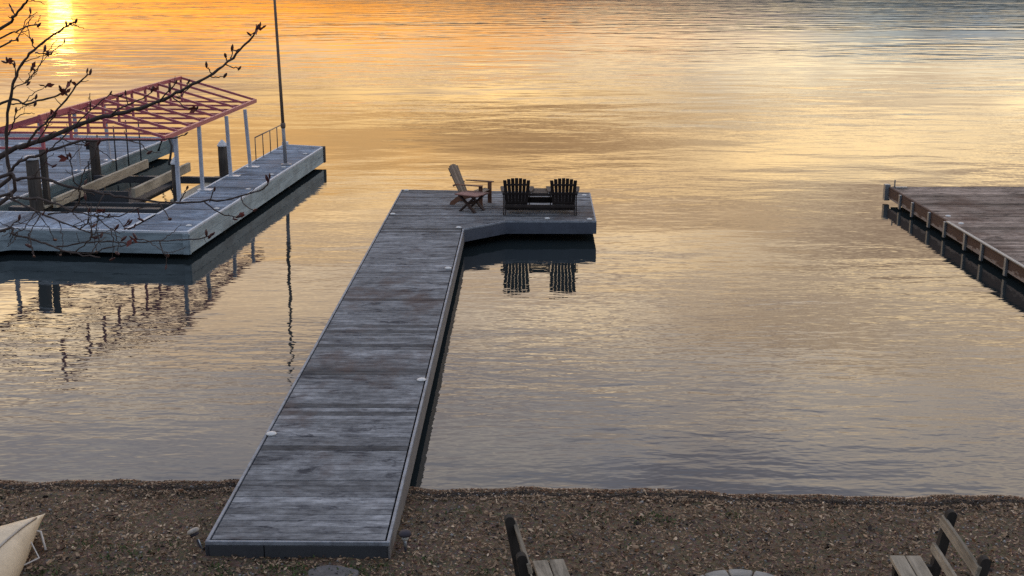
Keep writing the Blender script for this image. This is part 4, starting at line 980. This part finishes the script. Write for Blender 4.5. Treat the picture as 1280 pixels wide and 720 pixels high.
  ('twig',0,[(-2.389,6.004,4.745,0.0025),(-2.370,5.964,4.714,0.0022),(-2.351,5.923,4.684,0.0019),(-2.327,5.882,4.656,0.0016)]),
  ('twig',0,[(-2.629,6.762,5.413,0.0030),(-2.560,6.708,5.466,0.0026),(-2.496,6.654,5.522,0.0022),(-2.432,6.600,5.576,0.0017)]),
  ('twig',0,[(-1.993,6.038,4.763,0.0020),(-1.990,6.103,4.711,0.0019),(-2.004,6.169,4.651,0.0018),(-2.034,6.235,4.588,0.0017)]),
  ('twig',0,[(-2.414,5.918,4.819,0.0023),(-2.386,5.980,4.795,0.0020),(-2.356,6.043,4.771,0.0018),(-2.323,6.105,4.760,0.0016)]),
  ('twig',0,[(-2.495,6.763,5.566,0.0023),(-2.482,6.824,5.580,0.0022),(-2.472,6.885,5.599,0.0020),(-2.463,6.945,5.621,0.0018)]),
  ('twig',0,[(-2.627,6.741,5.314,0.0028),(-2.612,6.785,5.346,0.0025),(-2.587,6.828,5.366,0.0021),(-2.560,6.872,5.383,0.0018)]),
  ('twig',0,[(-2.036,6.009,4.837,0.0022),(-2.068,6.049,4.766,0.0020),(-2.097,6.090,4.694,0.0018),(-2.107,6.130,4.620,0.0016)]),
  ('twig',0,[(-2.441,6.217,4.823,0.0030),(-2.417,6.258,4.768,0.0026),(-2.400,6.300,4.706,0.0021),(-2.393,6.341,4.638,0.0017)]),
  ('twig',0,[(-2.449,5.943,4.794,0.0018),(-2.401,5.958,4.807,0.0017),(-2.353,5.974,4.824,0.0017),(-2.306,5.990,4.844,0.0016)]),
]
BUDS = [
  (0,12,-1.254,6.300,5.737),  (0,12,-1.271,6.300,5.722),  (0,12,-1.238,6.300,5.729),  (0,12,-1.308,6.300,5.694),  (45,2,-1.433,6.450,5.614),  (45,2,-1.405,6.450,5.606),  (44,2,-1.468,6.450,5.578),  (43,2,-1.569,6.450,5.529),  (41,2,-1.402,6.450,5.513),  (42,2,-1.478,6.450,5.476),  (47,2,-1.678,6.500,5.443),  (48,3,-1.633,6.450,5.308),  (46,2,-1.720,6.450,5.366),  (6,5,-2.235,6.600,5.488),  (6,5,-2.219,6.600,5.480),  (5,5,-2.363,6.700,5.425),  (5,4,-2.440,6.760,5.381),  (5,4,-2.416,6.760,5.355),  (3,3,-2.581,6.900,5.709),  (4,2,-2.702,6.900,5.632),  (38,2,-2.710,6.750,5.531),  (38,2,-2.724,6.750,5.523),  (39,2,-2.563,6.750,5.637),  (40,2,-2.470,6.750,5.569),  (1,9,-2.237,6.500,5.748),  (1,8,-2.299,6.533,5.734),  (2,1,-2.736,6.933,5.810),  (37,2,-2.611,6.750,5.408),  (38,1,-2.684,6.775,5.504),  (20,2,-2.690,6.750,5.262),  (17,3,-1.872,6.500,5.398),  (22,4,-2.090,6.500,5.381),  (18,2,-1.718,6.400,5.448),  (18,1,-1.767,6.450,5.407),  (22,4,-2.041,6.500,5.369),  (17,1,-2.032,6.567,5.375),  (19,3,-2.424,6.600,5.266),  (7,9,-1.634,6.200,5.209),  (35,2,-1.884,6.400,5.086),  (8,11,-1.184,6.000,5.028),  (8,11,-1.197,6.000,5.016),  (26,2,-1.591,6.000,4.972),  (27,2,-1.458,6.000,4.964),  (28,2,-1.267,6.000,4.861),  (9,2,-1.374,6.100,4.809),  (9,2,-1.391,6.100,4.796),  (29,2,-1.688,6.000,4.817),  (30,2,-1.680,5.900,4.654),  (13,7,-1.486,5.900,4.765),  (13,7,-1.455,5.900,4.762),  (13,7,-1.471,5.900,4.750),  (83,2,-2.053,5.984,4.727),  (91,0,-1.849,5.900,4.742),  (91,0,-1.833,5.900,4.750),  (94,3,-1.918,6.175,4.744),  (16,5,-1.844,6.033,4.810),  (94,3,-1.941,6.175,4.761),  (94,3,-1.949,6.175,4.769),  (23,3,-2.149,6.000,5.130),  (73,1,-2.174,6.027,5.118),  (93,2,-2.355,6.322,5.028),  (24,3,-2.007,6.000,5.192),  (33,2,-2.083,6.000,4.857),  (36,2,-2.204,6.400,5.128),  (21,2,-2.556,6.700,5.340),  (49,2,-2.388,5.900,4.841),  (2,1,-2.726,6.933,5.785),  (59,3,-2.513,6.564,5.317),  (64,3,-2.395,5.989,4.686),  (66,3,-2.535,5.893,4.868),  (67,3,-2.195,6.484,5.323),  (69,3,-2.585,6.816,5.788),  (70,3,-2.449,6.613,5.270),  (74,3,-1.921,5.901,4.794),  (76,3,-2.002,6.056,4.603),  (79,3,-2.516,6.786,5.589),  (82,3,-2.173,6.312,4.717),  (83,3,-2.036,6.013,4.731),  (84,3,-1.866,5.816,4.756),  (88,3,-2.569,6.713,5.490),  (89,3,-1.700,5.923,4.595),  (90,3,-2.195,6.309,4.945),  (92,3,-2.052,5.879,4.947),  (93,3,-2.380,6.315,5.106),  (94,3,-1.968,6.175,4.731),  (96,3,-2.033,6.066,4.842),  (98,3,-2.254,6.035,4.628),  (100,3,-2.021,6.098,4.812),  (101,3,-2.327,5.882,4.656),  (102,3,-2.432,6.600,5.576),  (103,3,-2.034,6.235,4.588),  (105,3,-2.463,6.945,5.621),  (106,3,-2.560,6.872,5.383),  (107,3,-2.107,6.130,4.620),  (108,3,-2.393,6.341,4.638),  (109,3,-2.306,5.990,4.844),
]

def tree():
    TX, TY = -4.25, 6.7; z0 = gz(TX, TY)
    t = thing('bare_tree', 'bare budding tree whose dark twigs reach into the upper left corner', 'tree', (TX, TY, z0))
    off_ = Vector((TX, TY, z0))
    tp = [(0,0,-.3), (.02,0,.3), (.05,.02,1.6), (.0,.05,3.0), (.06,.1,4.2), (.02,.12,5.2), (.1,.2,6.3), (.05,.3,7.4)]
    MB().tube(tp, [.20,.155,.13,.115,.09,.065,.04,.012], 14).build('trunk', M['bark'], t, smooth=True)
    br = []; rr = random.Random(4)
    def wob(P, sub=4, amp=.010):
        V = [Vector(p[:3]) for p in P]; out = []; n = len(V)
        for i in range(n-1):
            a, b_, c, d = V[max(i-1,0)], V[i], V[i+1], V[min(i+2,n-1)]
            for k in range(sub):
                f = k/sub
                q = .5*((2*b_) + (c-a)*f + (2*a-5*b_+4*c-d)*f*f + (3*b_-a-3*c+d)*f**3)
                jit = Vector((rr.gauss(0,1), rr.gauss(0,1), rr.gauss(0,1)))*amp*.25*(1 if (i or k) else 0)
                out.append((q+jit, P[i][3]+(P[i+1][3]-P[i][3])*f))
        out.append((V[-1], P[-1][3])); return out
    for kd, join, P in BRANCHES:
        P = list(P)
        if join:                                                   # carry the limb back to the trunk, out of frame
            p = Vector(P[0][:3]); th = Vector((TX+.06, TY+.1, max(z0+1.6, p.z-.55))); r0 = P[0][3]
            mid = (p+th)/2 + Vector((0,0,-.08))
            P = [(th.x, th.y, th.z, min(.06, r0*1.9)), (mid.x, mid.y, mid.z, r0*1.35)] + P
        W = wob(P)
        m = MB(); rad = [r_*(1+.12*math.sin(i*1.7)+rr.uniform(-.06,.06)) for i, (q, r_) in enumerate(W)]
        m.tube([q-off_ for q, r_ in W], rad, 7)
        # small side spurs
        for i in range(6, len(W)-2, 5):
            if rr.random() < .5:
                q, r_ = W[i]; d = (W[i+1][0]-q).normalized(); s = Vector((rr.uniform(-1,1), rr.uniform(-1,1), rr.uniform(-.6,1))).normalized(); s = (s*.9+d*.5).normalized(); l = rr.uniform(.015,.05)
                m.tube([q-off_, q+s*l*.6-off_, q+s*l+Vector((0,0,.006))-off_], [r_*.55,r_*.42,.0015], 5)
        br.append(m.build('branch', M['bark'], t, smooth=True))
    for i in range(9):                                              # the rest of the crown, beyond the left edge
        a = R(100 + i*27); z = 2.8 + i*.45; l = 1.6 - .06*i
        if -.2 < math.cos(a) or True:
            d = Vector((-abs(math.cos(a))-.15, math.sin(a)*.9, .55)).normalized()
            p0 = Vector((.02,.08,z)); p1 = p0+d*l*.5+Vector((0,0,.05)); p2 = p0+d*l+Vector((0,0,.22))
            m = MB().tube([p0,p1,p2], [.04,.024,.006], 7)
            for k in range(5):
                s = p0+(p2-p0)*(.35+.13*k); e = s+Vector((rr.uniform(-.3,.05), rr.uniform(-.3,.3), rr.uniform(.1,.35))); m.tube([s,(s+e)/2+Vector((0,0,.02)),e], [.01,.007,.003], 5)
            m.build('branch', M['bark'], t, smooth=True)
    for bi, pi, x, y, z in BUDS:
        p = Vector((x,y,z)); o = br[bi]; P = BRANCHES[bi][2]
        q = Vector(P[min(pi, len(P)-1)][:3])
        best = min((((Vector(P[k][:3])*(1-f)+Vector(P[k+1][:3])*f), 0) for k in range(len(P)-1) for f in (0,.25,.5,.75,1)), key=lambda u: (u[0]-p).length)[0]
        d = (p-best); ln = d.length
        if ln < .012: d = (Vector(P[-1][:3])-Vector(P[-2][:3])).normalized() if pi >= len(P)-1 else Vector((.25,0,1)).normalized()
        d = (d.normalized()*.7 + Vector((rr.uniform(-.3,.3), rr.uniform(-.3,.3), .55))).normalized()
        red = rr.random() < .16 and ln < .3
        L = rr.uniform(.026,.042); m = MB()
        if ln > .012: m.tube([best-off_, (best+p)/2-off_+Vector((0,0,-.003)), p-off_], [.0032,.003,.003], 5)
        s0 = p - d*L*.35
        m.tube([s0-off_, s0+d*L*.25-off_, s0+d*L*.55-off_, s0+d*L*.85-off_, s0+d*L-off_], [.003,L*.17,L*.2,L*.11,.001], 6)
        if red:
            for k in range(3):
                e = Vector((rr.uniform(-1,1), rr.uniform(-1,1), rr.uniform(-.8,.8))).normalized(); sd_ = e.cross(Vector((.3,.8,.2))).normalized()
                l2 = rr.uniform(.03,.055); c = p-off_
                m.add([c, c+e*l2*.5+sd_*l2*.25, c+e*l2, c+e*l2*.5-sd_*l2*.25], [(0,1,2,3)], 1)
        m.build('bud', [M['bud'], M['dead_leaf']], o)
tree()
